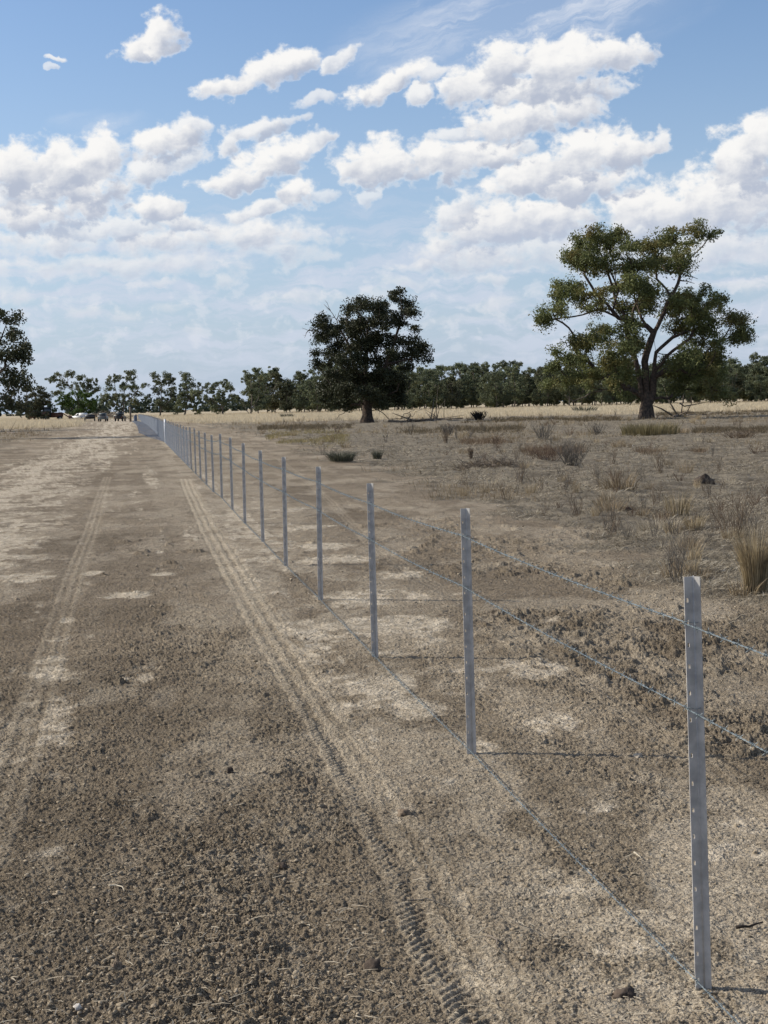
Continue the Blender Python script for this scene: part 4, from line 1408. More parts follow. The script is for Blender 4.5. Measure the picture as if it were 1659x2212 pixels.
row = [
    ('gum_tree', 'tree with open domed crown above a dense bright green lower bush, behind the white vehicle', (171, 897), 390, LEAF_EUC, BARK_PALE,
     [(520, 180, 60, 45), (640, 165, 60, 40), (740, 190, 50, 45), (460, 215, 45, 35), (560, 250, 80, 45), (680, 260, 70, 40), (800, 240, 60, 50), (860, 220, 40, 38), (850, 290, 60, 50), (500, 330, 50, 40), (780, 310, 60, 40)],
     [[(715, 560), (715, 480), (700, 400), (650, 300), (600, 220)], [(715, 470), (780, 370), (820, 280)], [(700, 420), (560, 330), (500, 230)]]),
    ('gum_tree', 'slender forked tree with separate tufts of leaves, left of the dark upright roll', (266, 896), 400, LEAF_EUC, BARK_PALE,
     [(1170, 150, 48, 36), (1200, 210, 55, 40), (1050, 200, 75, 36), (1000, 230, 44, 50), (1100, 270, 60, 50), (1000, 300, 50, 30), (1200, 290, 80, 36), (1300, 255, 44, 28), (1240, 340, 50, 30), (940, 365, 45, 30), (1030, 370, 70, 40), (1200, 410, 60, 40), (1000, 430, 60, 30), (1140, 360, 60, 40), (920, 410, 34, 24)],
     [[(1115, 570), (1115, 480), (1110, 380), (1130, 280), (1170, 180)], [(1110, 450), (1050, 350), (1030, 230)], [(1115, 430), (1200, 360), (1280, 270)], [(1100, 480), (1000, 400), (930, 370)]]),
    ('gum_tree', 'tall full crowned tree beside the far end of the fence', (345, 897), 395, LEAF_EUC, BARK_PALE,
     [(1400, 190, 60, 30), (1520, 180, 55, 36), (1450, 240, 80, 50), (1550, 250, 60, 50), (1420, 310, 60, 50), (1520, 340, 80, 60), (1330, 375, 30, 24), (1580, 400, 70, 60), (1460, 420, 60, 50), (1520, 470, 50, 40)],
     [[(1450, 565), (1450, 480), (1455, 380), (1450, 260)], [(1450, 500), (1540, 400), (1560, 260)], [(1450, 400), (1400, 330), (1340, 290)]]),
    ('gum_tree', 'narrow dark tree with a drooping right limb, next to the tall full crowned one', (397, 897), 392, LEAF_EUC, BARK_PALE,
     [(1660, 200, 50, 45), (1700, 260, 60, 50), (1650, 300, 60, 60), (1760, 350, 60, 50), (1680, 380, 70, 60), (1640, 450, 60, 55), (1740, 450, 60, 55), (1780, 280, 40, 30), (1840, 290, 40, 25), (1600, 500, 50, 40), (1780, 510, 50, 36)],
     [[(1680, 565), (1680, 480), (1690, 380), (1670, 240)], [(1690, 420), (1760, 330), (1850, 290)]]),
    ('gum_tree', 'low wide tree standing alone in the gap of the row, left of the solid treeline', (481, 894), 385, LEAF_EUC, BARK_PALE,
     [(1940, 270, 60, 40), (2010, 260, 50, 40), (2070, 300, 60, 50), (1900, 320, 60, 40), (1980, 350, 80, 50), (1840, 390, 40, 26), (1900, 420, 60, 40), (2100, 370, 50, 40), (2010, 430, 70, 50), (1980, 500, 60, 40), (1790, 330, 44, 28), (1930, 480, 50, 40)],
     [[(2010, 560), (2005, 490), (1980, 400), (1980, 300)], [(2000, 480), (2060, 400), (2080, 320)], [(1995, 470), (1900, 390), (1820, 340)]]),
    ('gum_tree', 'two stemmed leaning tree at the left end of the solid treeline', (540, 892), 380, LEAF_EUC, BARK_PALE,
     [(2240, 200, 40, 34), (2300, 190, 40, 34), (2260, 260, 66, 44), (2330, 270, 60, 44), (2230, 330, 60, 50), (2320, 350, 66, 50), (2150, 390, 40, 34), (2190, 430, 50, 34), (2280, 430, 70, 50), (2350, 450, 60, 50)],
     [[(2260, 555), (2265, 480), (2270, 380), (2260, 240)], [(2255, 550), (2200, 460), (2150, 380)], [(2270, 480), (2330, 380), (2330, 260)]]),
    ('acacia_tree', 'drab olive rounded tree at the left, behind the dark tree', (72, 898), 330, LEAF_DULL, BARK_DARK,
     [(280, 270, 70, 40), (360, 290, 70, 50), (260, 340, 70, 60), (350, 370, 80, 60), (420, 360, 50, 60), (280, 430, 80, 60), (380, 450, 80, 60), (250, 500, 70, 50), (340, 520, 80, 40), (420, 500, 60, 40), (200, 420, 60, 60)],
     [[(320, 570), (320, 500), (320, 400), (320, 310)], [(320, 500), (260, 420), (250, 350)], [(320, 500), (380, 420), (400, 350)]]),
    ('bushy_tree', 'dense bright green bushy tree under the open domed crown', (172, 899), 372, LEAF_BRIGHT, BARK_DARK,
     [(600, 370, 80, 50), (700, 340, 90, 46), (790, 370, 80, 50), (860, 400, 50, 40), (560, 410, 60, 40), (650, 430, 90, 46), (750, 440, 90, 50), (840, 450, 60, 44), (700, 500, 60, 40), (780, 510, 60, 36)],
     [[(715, 580), (715, 520), (710, 440), (700, 380)], [(715, 530), (620, 450), (590, 390)], [(715, 530), (800, 450), (830, 400)]]),
]
for k, (nm, lab, bp_, dist, leaf, bark, cl, sd) in enumerate(row):
    sd[0][0] = ((bp_[0]) * 4.17, (bp_[1] - 763.1) * 4.17)
    shaped_tree(nm, lab, bp_, dist, conv_1, cl1(cl), sd1(sd), 3.2, .62, 2.4, .025, .20, 56, .58, .26, bark, leaf, seed=30 + k, dead_r=.04, rmin=.026, fill=.15)


# the treeline: a few different trees, copied with their parts
def make_gum(seed, h, w, leaf, bark, stems=2):
    rng = np.random.default_rng(seed)
    cs = []
    k = rng.integers(22, 28)
    for q in range(k):
        z = h * (.16 + .78 * (q + rng.random()) / k)
        f = math.sin(math.pi * min(1, max(.12, (z / h - .08) / 1.0))) ** .7
        a = rng.uniform(0, 6.28)
        rr = w * f * rng.uniform(.15, .9)
        s = rng.uniform(.7, 1.5) * (1.1 - .3 * z / h)
        cs.append((math.cos(a) * rr, math.sin(a) * rr, z, s * 1.15, s * 1.15, s * .8))
    cs.append((0, 0, h * .93, 1.3, 1.3, .7))
    sd = [[(0, 0, -.1), (rng.uniform(-.3, .3), 0, h * .22), (rng.uniform(-.8, .8), rng.uniform(-.5, .5), h * .5), (rng.uniform(-1, 1), 0, h * .8)]]
    for q in range(stems):
        a = rng.uniform(0, 6.28)
        sd.append([(0, 0, h * rng.uniform(.05, .25)), (math.cos(a) * w * .3, math.sin(a) * w * .3, h * .45), (math.cos(a) * w * .5, math.sin(a) * w * .5, h * .7)])
    PA, par, ch, rad, subs = skeleton_tree(cs, sd, .62, .022, .15, per=1.9, rng=rng)
    t = empty('gum_tree')
    mobj('trunk', limb_mesh('trunk', PA, par, ch, rad, bark, .026, 1.3), t)
    mobj('crown', leaf_mesh('crown', subs, 46, .60, .28, leaf, rng), t)
    return t


def copy_thing(o):
    c = o.copy()
    C.objects.link(c)
    for ch_ in o.children:
        d = ch_.copy()
        C.objects.link(d)
        d.parent = c
    return c


protos = [make_gum(100 + k, hh, ww, LEAF_EUC if k != 4 else LEAF_DULL, BARK_PALE, st) for k, (hh, ww, st) in enumerate([(11, 4.6, 2), (12, 4.0, 1), (10.2, 5.0, 3), (11.5, 3.6, 2), (9.4, 4.6, 2), (12.4, 4.4, 2), (8.0, 4.2, 3)])]
used = set()
rt = random.Random(5)
spots = []
for (dist, step, h0) in ((398, 5.2, 1.0), (410, 5.0, 1.0), (424, 5.0, 1.04), (442, 5.0, 1.08), (465, 5.5, 1.12), (490, 6, 1.15)):
    x = -32 + (dist - 398) * .12
    while x < 150:
        spots.append((x + rt.uniform(-2, 2), dist + rt.uniform(-6, 6) - .04 * x, h0 * rt.uniform(.86, 1.08)))
        x += step * rt.uniform(.75, 1.3)
for q, (x, y, s) in enumerate(spots):
    k = rt.randrange(7)
    o = protos[k] if k not in used else copy_thing(protos[k])
    used.add(k)
    o.location = (x, y, 0)
    o.rotation_euler = (0, 0, rt.uniform(0, 6.28))
    fx_ = 829.5 + x / y * F
    s *= rt.choice((.80, .90, .96, 1.0, 1.06, 1.12)) * (1.0 + .04 * sstep(np.float64(fx_), 1350, 1659))
    o.scale = (s * rt.uniform(.9, 1.1), s * rt.uniform(.9, 1.1), s)
    px = 829.5 + F * x / y
    rank = 'in front' if y < 404 else 'deep'
    if px < 640: w_ = 'where its solid part begins'
    elif px < 700: w_ = 'just left of the lone dark tree'
    elif px < 950: w_ = 'behind the lone dark tree'
    elif px < 1050: w_ = 'just right of the lone dark tree'
    elif px < 1170: w_ = 'nearing the large spreading tree'
    elif px < 1380: w_ = 'behind the left half of the spreading tree'
    elif px < 1620: w_ = 'behind the right half of the spreading tree'
    else: w_ = 'at the right end of the treeline'
    tag(o, f'gum tree {rank} in the treeline, {w_}', 'tree', 'gum trees of the treeline')

# second dark tree off to the left, whose shadow crosses the track
t = copy_thing(protos[2])
t.location = (-44, 152, 0); t.scale = (1.15, 1.15, 1.1)
tag(t, 'dark low tree partly hidden behind the ragged tree at the left edge', 'tree')


def build_far_wood():
    subs = []
    x = -330
    rng = np.random.default_rng(77)
    while x < 330:
        y = 1150 + rng.uniform(-60, 60) + 40 * math.sin(x * .02)
        h = rng.uniform(8.0, 12.5)
        for q in range(12):
            subs.append((x + rng.normal() * 2.6, y + rng.normal() * 3, h * rng.uniform(.0, 1) * (.8 + .2 * rng.random())))
        x += rng.uniform(3, 5.5)
    me = leaf_mesh('far_woodland', np.array(subs), 16, 1.9, 1.7, leafmat('hazed_far_leaves', (0.055, 0.075, 0.045), (0.035, 0.05, 0.033), trans=.1), rng, aspect=1.3)  # distance haze is put into this leaf colour; the air itself is clear
    o = mobj('far_woodland', me)
    tag(o, 'thin dark bluish line of distant woodland on the horizon at the left', 'woodland', kind='stuff')


build_far_wood()


# ------------------------------------------------------------------ plants of the paddock
def tuft(n, h, spread, w, mat, lean=.4, wind=0.):
    V, Q, T, m = blades(np.zeros(1), np.zeros(1), np.full(1, -.01), np.full(1, h), np.full(1, w), n, np.full(1, spread), lean, wind)
    return npmesh('grass_tuft', V, [Q, T], mat, dict(tint=np.repeat(RNG.random(m), 5)))


def twigs(n, h, spread, r, mat, seed, forks=3, lean=.5, name='twigs'):
    rng = np.random.default_rng(seed)
    mb = MB()
    for q in range(n):
        a = rng.uniform(0, 6.28)
        p = np.array((math.cos(a), math.sin(a), 0)) * rng.uniform(0, spread * .4)
        d = np.array((math.cos(a) * lean * rng.random(), math.sin(a) * lean * rng.random(), 1.))
        L = h * rng.uniform(.6, 1.05)
        pts = [p + d * L * t + np.append(rng.normal(size=2) * L * .025, 0) * (t > 0) for t in np.linspace(0, 1, 6)]
        mb.tube(pts, list(np.linspace(r, r * .35, 6)), 4, cap=False)
        for f in range(forks):
            i = rng.integers(1, 5)
            b = rng.uniform(0, 6.28)
            dd = np.array((math.cos(b) * .6, math.sin(b) * .6, .8))
            l = L * rng.uniform(.2, .45)
            mb.tube([pts[i], pts[i] + dd * l * .5, pts[i] + dd * l + np.array((0, 0, l * .15))], [r * .6, r * .45, r * .25], 4, cap=False)
    return mb.mesh(name, mat)


TWIG = pmat('dry_twigs', (0.22, 0.165, 0.11), .9, color2=(0.11, 0.082, 0.06), scale=10)
TWIG_GREY = pmat('grey_twigs', (0.17, 0.15, 0.125), .9, color2=(0.09, 0.08, 0.068), scale=10)
TWIG_RED = pmat('reddish_twigs', (0.17, 0.115, 0.075), .9, color2=(0.09, 0.055, 0.04), scale=10)
REED = leafmat('reed_clump', (0.215, 0.18, 0.09), (0.12, 0.10, 0.055), trans=.25)
GREENG = leafmat('grey_green_tuft', (0.13, 0.128, 0.09), (0.06, 0.065, 0.045), trans=.2)
GOLD = leafmat('gold_straw', (0.50, 0.40, 0.24), (0.24, 0.185, 0.11), (0.18, 0.14, 0.085), trans=.25, scale=5)
BROWNG = leafmat('brown_straw', (0.34, 0.26, 0.155), (0.18, 0.135, 0.085), trans=.2)


def plant(name, px, label, parts, cat, group=None, h_px=None, mesh_h=None, sx=1.0):
    x, y = gp(*px)
    z = float(ground_z(x, y)[0]) - .01
    s = 1.0
    if h_px:
        s = h_px / F * y / mesh_h
    if len(parts) == 1:
        o = mobj(name, parts[0][1], loc=(x, y, z))
    else:
        o = empty(name, (x, y, z))
        for (pn, me) in parts:
            mobj(pn, me, o)
    o.scale = (s * sx, s * sx, s)
    o.rotation_euler[2] = random.uniform(0, 6.28)
    tag(o, label, cat, group)
    return o


plant('straw_clump', (1632, 1283), 'tall dense straw coloured grass clump at the right edge, behind the nearest picket', [('straw_clump', tuft(520, .60, .085, .006, GOLD, .42))], 'grass clump', h_px=165, mesh_h=.62)
plant('dry_shrub', (1590, 1160), 'leafless brown shrub with many thin upright stems, above the tall straw clump', [('dry_shrub', twigs(26, .9, .5, .006, TWIG, 3, 4, .55))], 'shrub', h_px=115, mesh_h=.9)
plant('dry_shrub', (1560, 1150), 'smaller leafless stems left of the big thin stemmed shrub', [('dry_shrub', twigs(12, .6, .4, .005, TWIG, 4, 3, .5))], 'shrub', h_px=70, mesh_h=.6)
RB = [('reed_clump', tuft(1300, .62, 1.2, .022, REED, .5))]
plant('reed_clump', (1405, 941), 'wide olive brown reed clump in front of the large spreading tree', RB, 'reed clump', h_px=30, mesh_h=.62, sx=1.05)
plant('reed_clump', (1455, 938), 'thin grey end of the reeds, right of the wide olive reed clump', [('reed_clump', tuft(380, .45, .8, .02, BROWNG, .4))], 'reed clump', h_px=20, mesh_h=.45, sx=1.0)
plant('green_tuft', (738, 998), 'dark grey green tussock with a flat top, nearest green plant behind the fence', [('green_tuft', tuft(420, .3, .22, .012, GREENG, 1.0))], 'tussock', h_px=24, mesh_h=.3, sx=1.4)
plant('green_tuft', (815, 990), 'small grey green tussock right of the flat topped one', [('green_tuft', tuft(260, .3, .10, .010, GREENG, .6))], 'tussock', h_px=24, mesh_h=.3)
plant('leafless_bush', (1238, 1006), 'bare grey bush with fine twigs and a dark base, right of the brush pile', [('leafless_bush', twigs(60, .7, .5, .006, TWIG_GREY, 6, 5, .9))], 'shrub', h_px=58, mesh_h=.7)
plant('leafless_bush', (1180, 996), 'low reddish brown bush between the brush pile and the bare grey bush', [('leafless_bush', twigs(60, .5, .9, .006, TWIG_RED, 7, 4, 1.1))], 'shrub', h_px=34, mesh_h=.5, sx=1.3)
plant('grass_tuft', (1335, 1062), 'tan tuft of upright dry grass in the middle of the paddock', [('blades', tuft(160, .30, .16, .006, BROWNG, .7)), ('stems', twigs(6, .36, .2, .003, TWIG, 9, 1, .4, 'stems'))], 'grass tuft', h_px=52, mesh_h=.32, sx=1.5)
plant('grass_tuft', (1320, 1105), 'brown low tuft just below the tan upright one', [('grass_tuft', tuft(130, .22, .15, .006, BROWNG, .9))], 'grass tuft', h_px=40, mesh_h=.22)
plant('grass_tuft', (1465, 1115), 'yellow tuft with pale stalks, centre of the straw patch', [('grass_tuft', tuft(150, .30, .12, .0055, GOLD, .55))], 'grass tuft', h_px=62, mesh_h=.3)
plant('grass_tuft', (1500, 1140), 'yellow green low tuft at the right of the pale stalked one', [('grass_tuft', tuft(150, .24, .10, .0055, GOLD, .9))], 'grass tuft', h_px=44, mesh_h=.24)
plant('grass_tuft', (1420, 1140), 'bleached spreading tuft at the left of the pale stalked one', [('grass_tuft', tuft(200, .22, .22, .005, PALE_STRAW, 1.2))], 'grass tuft', h_px=36, mesh_h=.22, sx=1.3)
plant('dead_weed', (1425, 1018), 'upright dead weed with a dark base, left of the dark mound', [('dead_weed', twigs(12, .4, .12, .004, TWIG, 12, 4, .4))], 'weed', h_px=50, mesh_h=.4)
plant('dead_weed', (1482, 1020), 'pale fan of dry stalks between the dark based weed and the dark mound', [('dead_weed', tuft(90, .35, .14, .005, BROWNG, .8))], 'weed', h_px=38, mesh_h=.35)
plant('dead_weed', (1388, 1046), 'tall single dark stalk near the tan tuft', [('dead_weed', twigs(3, .5, .1, .004, TWIG_GREY, 13, 5, .2))], 'weed', h_px=60, mesh_h=.5)
plant('dead_weed', (1554, 1018), 'short brown stalk right of the dark mound', [('dead_weed', twigs(8, .35, .1, .004, TWIG, 14, 3, .3))], 'weed', h_px=36, mesh_h=.35)
plant('dead_weed', (1225, 1068), 'thin dark stalk with a bushy foot, right of the second picket', [('dead_weed', twigs(5, .5, .1, .004, TWIG_GREY, 15, 4, .3))], 'weed', h_px=54, mesh_h=.5)
plant('dead_weed', (1262, 1066), 'bent pale stalk beside the thin dark stalk', [('dead_weed', tuft(14, .4, .04, .005, PALE_STRAW, .5))], 'weed', h_px=42, mesh_h=.4)
plant('dead_weed', (1177, 1114), 'small brown forked weed, nearest one above the second picket', [('dead_weed', twigs(9, .3, .1, .003, TWIG, 16, 2, .5))], 'weed', h_px=36, mesh_h=.3)
plant('dead_weed', (1355, 1165), 'leaning dark forked stems at the rim of the cleared soil', [('dead_weed', twigs(12, .4, .25, .0035, TWIG_GREY, 17, 3, .9))], 'weed', h_px=52, mesh_h=.4)
plant('dead_weed', (1490, 1190), 'brown bushy weed with dark foot, left of the tall straw clump', [('blades', tuft(120, .25, .13, .005, BROWNG, .8)), ('stems', twigs(10, .3, .15, .0035, TWIG, 18, 3, .6, 'stems'))], 'weed', h_px=48, mesh_h=.3)
plant('dead_weed', (1440, 1180), 'tiny dark weed on the bleached straw', [('dead_weed', twigs(10, .2, .08, .003, TWIG_GREY, 19, 2, .7))], 'weed', h_px=24, mesh_h=.2)
plant('dead_weed', (1070, 958), 'reddish clump of dead stalks left of the reddish bush band', [('dead_weed', twigs(30, .4, .3, .006, TWIG_RED, 20, 3, .6))], 'weed', h_px=24, mesh_h=.4)
plant('dead_weed', (963, 956), 'brown upright weed in the middle distance, right of the yellow weeds', [('dead_weed', twigs(24, .5, .2, .006, TWIG, 21, 3, .4))], 'weed', h_px=28, mesh_h=.5)
plant('dead_weed', (1018, 990), 'dark short stump like weed left of the brush pile', [('dead_weed', twigs(24, .3, .1, .008, TWIG, 22, 3, .3))], 'weed', h_px=26, mesh_h=.3)
plant('leafless_bush', (968, 940), 'round grey bush in the distance, right of the lone dark tree', [('leafless_bush', twigs(50, .6, .5, .01, TWIG_GREY, 23, 4, .7))], 'shrub', h_px=26, mesh_h=.6)
plant('leafless_bush', (1175, 950), 'spindly grey shrub in the distance, below the treeline gap', [('leafless_bush', twigs(30, .6, .5, .009, TWIG_GREY, 24, 5, .8))], 'shrub', h_px=34, mesh_h=.6)
plant('leafless_bush', (1290, 940), 'wispy grey shrub left of the wide olive reed clump', [('leafless_bush', twigs(26, .6, .5, .009, TWIG_GREY, 25, 5, .9))], 'shrub', h_px=30, mesh_h=.6)
plant('leafless_bush', (620, 905), 'dark bush at the edge of the gold grass, left of the lone dark tree', [('leafless_bush', tuft(260, .7, .6, .05, GREENG, .6))], 'shrub', h_px=14, mesh_h=.7)
plant('leafless_bush', (1034, 908), 'black burnt bush right of the lone dark tree', [('leafless_bush', twigs(70, .7, .7, .03, pmat('burnt', (0.02, 0.018, 0.016), .9), 27, 4, .7))], 'shrub', h_px=18, mesh_h=.7, sx=1.3)
plant('leafless_bush', (1262, 893), 'dark bush at the foot of the gold grass, left of the large spreading tree', [('leafless_bush', tuft(240, .7, .6, .05, GREENG, .7))], 'shrub', h_px=18, mesh_h=.7, sx=1.4)
plant('dead_weed', (1600, 948), 'low dark brown bush at the far right of the paddock', [('dead_weed', twigs(70, .4, .8, .008, TWIG, 28, 4, 1.0))], 'shrub', h_px=20, mesh_h=.4, sx=1.8)
# more small weeds, alike
rw = random.Random(9)
tufts = [tuft(70, .16, .08, .005, BROWNG, .9), tuft(60, .2, .06, .005, STRAW, .6), twigs(8, .24, .1, .003, TWIG, 40, 3, .6, 'weed'), twigs(7, .3, .1, .003, TWIG_GREY, 41, 4, .5, 'weed'), tuft(90, .13, .12, .005, PALE_STRAW, 1.2), twigs(12, .18, .1, .003, TWIG_RED, 42, 2, .8, 'weed')]
cnt = 0
while cnt < 240:
    px = rw.uniform(560, 1700)
    py = 905 + 420 * rw.random() ** 1.7 - (px - 600) * .012
    x, y = gp(px, py)
    if ground_fields(np.array([x]), np.array([y]), np.array([.5]))[2][0] < .6:
        continue
    k = rw.randrange(6)
    o = mobj('weed' if k in (2, 3, 5) else 'grass_tuft', tufts[k], loc=(x, y, float(ground_z(x, y)[0]) - .01))
    s = rw.uniform(.5, 1.15) * (1 + min(1.6, y / 60))
    o.scale = (s, s, s * rw.uniform(.8, 1.2)); o.rotation_euler[2] = rw.uniform(0, 6.28)
    tag(o, ('small dead weed standing in the paddock litter' if k in (2, 3, 5) else 'small dry grass tuft in the paddock litter'), 'weed' if k in (2, 3, 5) else 'grass tuft', 'small dead weeds in the paddock' if k in (2, 3, 5) else 'small dry tufts in the paddock')
    cnt += 1


# brush pile, fallen branches, mounds
def fallen(name, label, pts_px, r, cat='branch', z0=.03, mat=DEADWOOD, twn=6, seed=1, lift=.0):
    rng = np.random.default_rng(seed)
    P = [np.array((*gp(*p), 0.)) for p in pts_px]
    fine = [P[0]]
    for a, b in zip(P, P[1:]):
        m = max(2, int(np.linalg.norm(b - a) / (r * 6)))
        m = min(m, 14)
        for u in range(1, m + 1):
            fine.append(a + (b - a) * u / m + rng.normal(size=3) * r * .7)
    gz = ground_z([p[0] for p in fine], [p[1] for p in fine])
    fine = [np.array((p[0], p[1], g + z0 + lift * math.sin(math.pi * i / len(fine)) + abs(rng.normal()) * r * .3)) for i, (p, g) in enumerate(zip(fine, gz))]
    o0 = fine[0].copy()
    fine = [p - o0 for p in fine]
    mb = MB()
    rr = np.linspace(r, r * .35, len(fine))
    mb.tube(fine, list(rr), 6)
    for q in range(twn):
        i = rng.integers(1, len(fine) - 1)
        d = rng.normal(size=3); d[2] = abs(d[2]) * .8; d /= np.linalg.norm(d)
        l = r * rng.uniform(8, 22)
        mb.tube([fine[i], fine[i] + d * l * .5, fine[i] + d * l + rng.normal(size=3) * l * .1], [rr[i] * .6, rr[i] * .4, rr[i] * .15], 4)
    o = mb.obj(name, mat, loc=tuple(o0))
    tag(o, label, cat)
    return o


def brush_pile(label, px, w, h, n, seed, mat=DEADWOOD):
    rng = np.random.default_rng(seed)
    x, y = gp(*px)
    t = empty('brush_pile', (x, y, -.02))
    mb = MB()
    for q in range(n):
        a = rng.uniform(0, 6.28); rr = math.sqrt(rng.random())
        c = np.array((math.cos(a) * w * .42 * rr, math.sin(a) * w * .35 * rr, 0))
        hh = h * (1 - rr * .7)
        d = rng.normal(size=3); d[2] = abs(d[2]) * .55; d /= np.linalg.norm(d)
        L = rng.uniform(.25, .8) * w * .35
        p0 = c + np.array((0, 0, hh * rng.random() * .6))
        r = rng.uniform(.004, .013)
        pts = [p0 + d * L * u + rng.normal(size=3) * L * .05 + np.array((0, 0, -.15 * L * u * u)) for u in np.linspace(0, 1, 5)]
        for p in pts: p[2] = max(p[2], .01)
        mb.tube(pts, list(np.linspace(r, r * .3, 5)), 4, cap=False)
    mb.obj('sticks', mat, t)
    V, Q, T, m = blades(rng.normal(size=60) * w * .22, rng.normal(size=60) * w * .16, np.zeros(60), np.full(60, h * .7), np.full(60, .008), 8, np.full(60, w * .08), 1.0)
    mobj('dry_grass', npmesh('dry_grass', V, [Q, T], BROWNG, dict(tint=np.repeat(RNG.random(m), 5))), t)
    tag(t, label, 'brush pile')
    return t


brush_pile('low pile of dead branches and dry grass, largest heap in the middle of the paddock', (1058, 1012), 1.9, .42, 320, 3)
brush_pile('small heap of grey sticks left of the reddish bush band', (980, 1018), .7, .12, 60, 4)
fallen('fallen_branch', 'long fallen limb lying right of the lone dark tree', [(840, 912), (900, 911), (960, 907), (1000, 906)], .16, seed=3, twn=14)
fallen('fallen_branch', 'fallen dark limb on the ground right of the large spreading tree', [(1455, 902), (1490, 898), (1530, 897)], .16, seed=4, twn=6)
fallen('fallen_branch', 'thin fallen limb lying under the left end of the tree row', [(-20, 928), (30, 936), (70, 941), (112, 941)], .07, seed=5, twn=5)
fallen('fallen_branch', 'dark curved stick on the soil between the fourth and fifth pickets', [(1000, 1160), (1012, 1164), (1022, 1168)], .02, seed=6, twn=0)
fallen('stick', 'dark short stick at the lower right, right of the nearest picket', [(1590, 2014), (1620, 2012), (1650, 2003)], .006, seed=7, twn=0, mat=pmat('dark_stick', (.03, .022, .016), .9), z0=.012)
fallen('straw_stalk', 'bright bleached curved stalk on the bare soil at lower left', [(236, 1925), (252, 1922), (262, 1928), (268, 1935)], .0038, seed=8, twn=0, mat=PALE_STRAW, z0=.02)
fallen('straw_stalk', 'short pale stalk right of the bright curved one', [(338, 1933), (350, 1932), (357, 1933)], .0032, seed=9, twn=0, mat=PALE_STRAW, z0=.02)
fallen('stick', 'pale thin stick lying left of the tyre track, in line with the second picket foot', [(440, 1697), (470, 1699), (500, 1701)], .0035, seed=10, twn=1, mat=DEADWOOD, z0=.012)
fallen('stick', 'small curled root on the soil left of the bottom wire', [(1052, 2025), (1070, 2036), (1076, 2046), (1076, 2056)], .004, seed=11, twn=1, mat=DEADWOOD, z0=.012)
fallen('stick', 'thin dark twig lying across the near right soil left of the wire', [(880, 1948), (920, 1946), (950, 1952), (985, 1964)], .0025, seed=12, twn=4, mat=TWIG_GREY, z0=.010)
fallen('straw_stalk', 'short white stalk beside the bottom wire', [(1370, 1848), (1376, 1853), (1384, 1861)], .004, seed=13, twn=0, mat=PALE_STRAW, z0=.012)


def mound(name, label, px, w, h, mat, cat, seed=1):
    rng = np.random.default_rng(seed)
    V0, T0 = ico()
    # two rounds of subdivision
    V, T = V0, T0
    for _ in range(2):
        e = {}; V = list(map(tuple, V)); nt = []
        def mid(a, b):
            k = (min(a, b), max(a, b))
            if k not in e:
                m = (np.array(V[a]) + np.array(V[b])) / 2; m /= np.linalg.norm(m)
                e[k] = len(V); V.append(tuple(m))
            return e[k]
        for (a, b, c) in T:
            ab, bc, ca = mid(a, b), mid(b, c), mid(c, a)
            nt += [(a, ab, ca), (b, bc, ab), (c, ca, bc), (ab, bc, ca)]
        T = nt
    V = np.array(V)
    nn = 1 + .9 * (fbm(V[:, 0] * 1.7 + seed, V[:, 1] * 1.7 + V[:, 2] * 1.3, 400 + seed, 5, .7) - .5) * 2 + rng.normal(size=len(V)) * .09
    V = V * nn[:, None] * np.array((w / 2, w / 2 * .85, h))
    x, y = gp(*px)
    z = float(ground_z(x, y)[0])
    o = mobj(name, npmesh(name, V, [np.array(T)], mat), loc=(x, y, z + h * .1))
    o.rotation_euler[2] = rng.uniform(0, 6.28)
    tag(o, label, cat)
    return o


DARKSOIL = pmat('dark_clod', (0.12, 0.088, 0.062), .95, color2=(0.05, 0.038, 0.03), scale=8, bump=.01, bscale=30)
SOILM = pmat('clod', (0.26, 0.20, 0.14), .95, color2=(0.16, 0.12, 0.085), scale=14, bump=.005, bscale=80)
mound('dirt_mound', 'dark earth mound at the right of the paddock, left of the thin stemmed shrub', (1521, 1047), .34, .14, DARKSOIL, 'mound', 3)
mound('dirt_mound', 'flat dark lump of earth near the rim of the cleared soil', (1352, 1104), .16, .05, DARKSOIL, 'mound', 4)
mound('dirt_clod', 'dark rough clod at the lower middle, left of the tyre track', (806, 2088), .05, .022, DARKSOIL, 'clod', 5)
mound('dirt_clod', 'black flat clod in the crumbly soil, left of the tyre track and below the centre', (609, 1872), .055, .018, DARKSOIL, 'clod', 6)
mound('dirt_clod', 'dark pointed clod in line with the second picket foot', (497, 1668), .032, .02, DARKSOIL, 'clod', 7)
mound('dirt_clod', 'pale upright clod left of the tyre track, beside no other lumps', (666, 1692), .02, .03, SOILM, 'clod', 8)
mound('dirt_clod', 'brown rounded clod at the right rim of the tyre track', (873, 1757), .06, .025, SOILM, 'clod', 9)
mound('dirt_clod', 'brown clod lying near the lower left corner', (252, 2090), .035, .02, SOILM, 'clod', 10)
mound('stone', 'tiny white stone at the lower left of the soil', (168, 2178), .022, .014, pmat('white_stone', (.6, .55, .48), .8, var=.1), 'stone', 11)
mound('stone', 'pale stone on the shadow of the second picket', (1378, 1636), .045, .014, pmat('pale_stone', (.45, .38, .29), .85, var=.1), 'stone', 12)
mound('dirt_clod', 'dark clod at the bottom edge, left of the nearest picket foot', (1350, 2148), .07, .015, DARKSOIL, 'clod', 13)


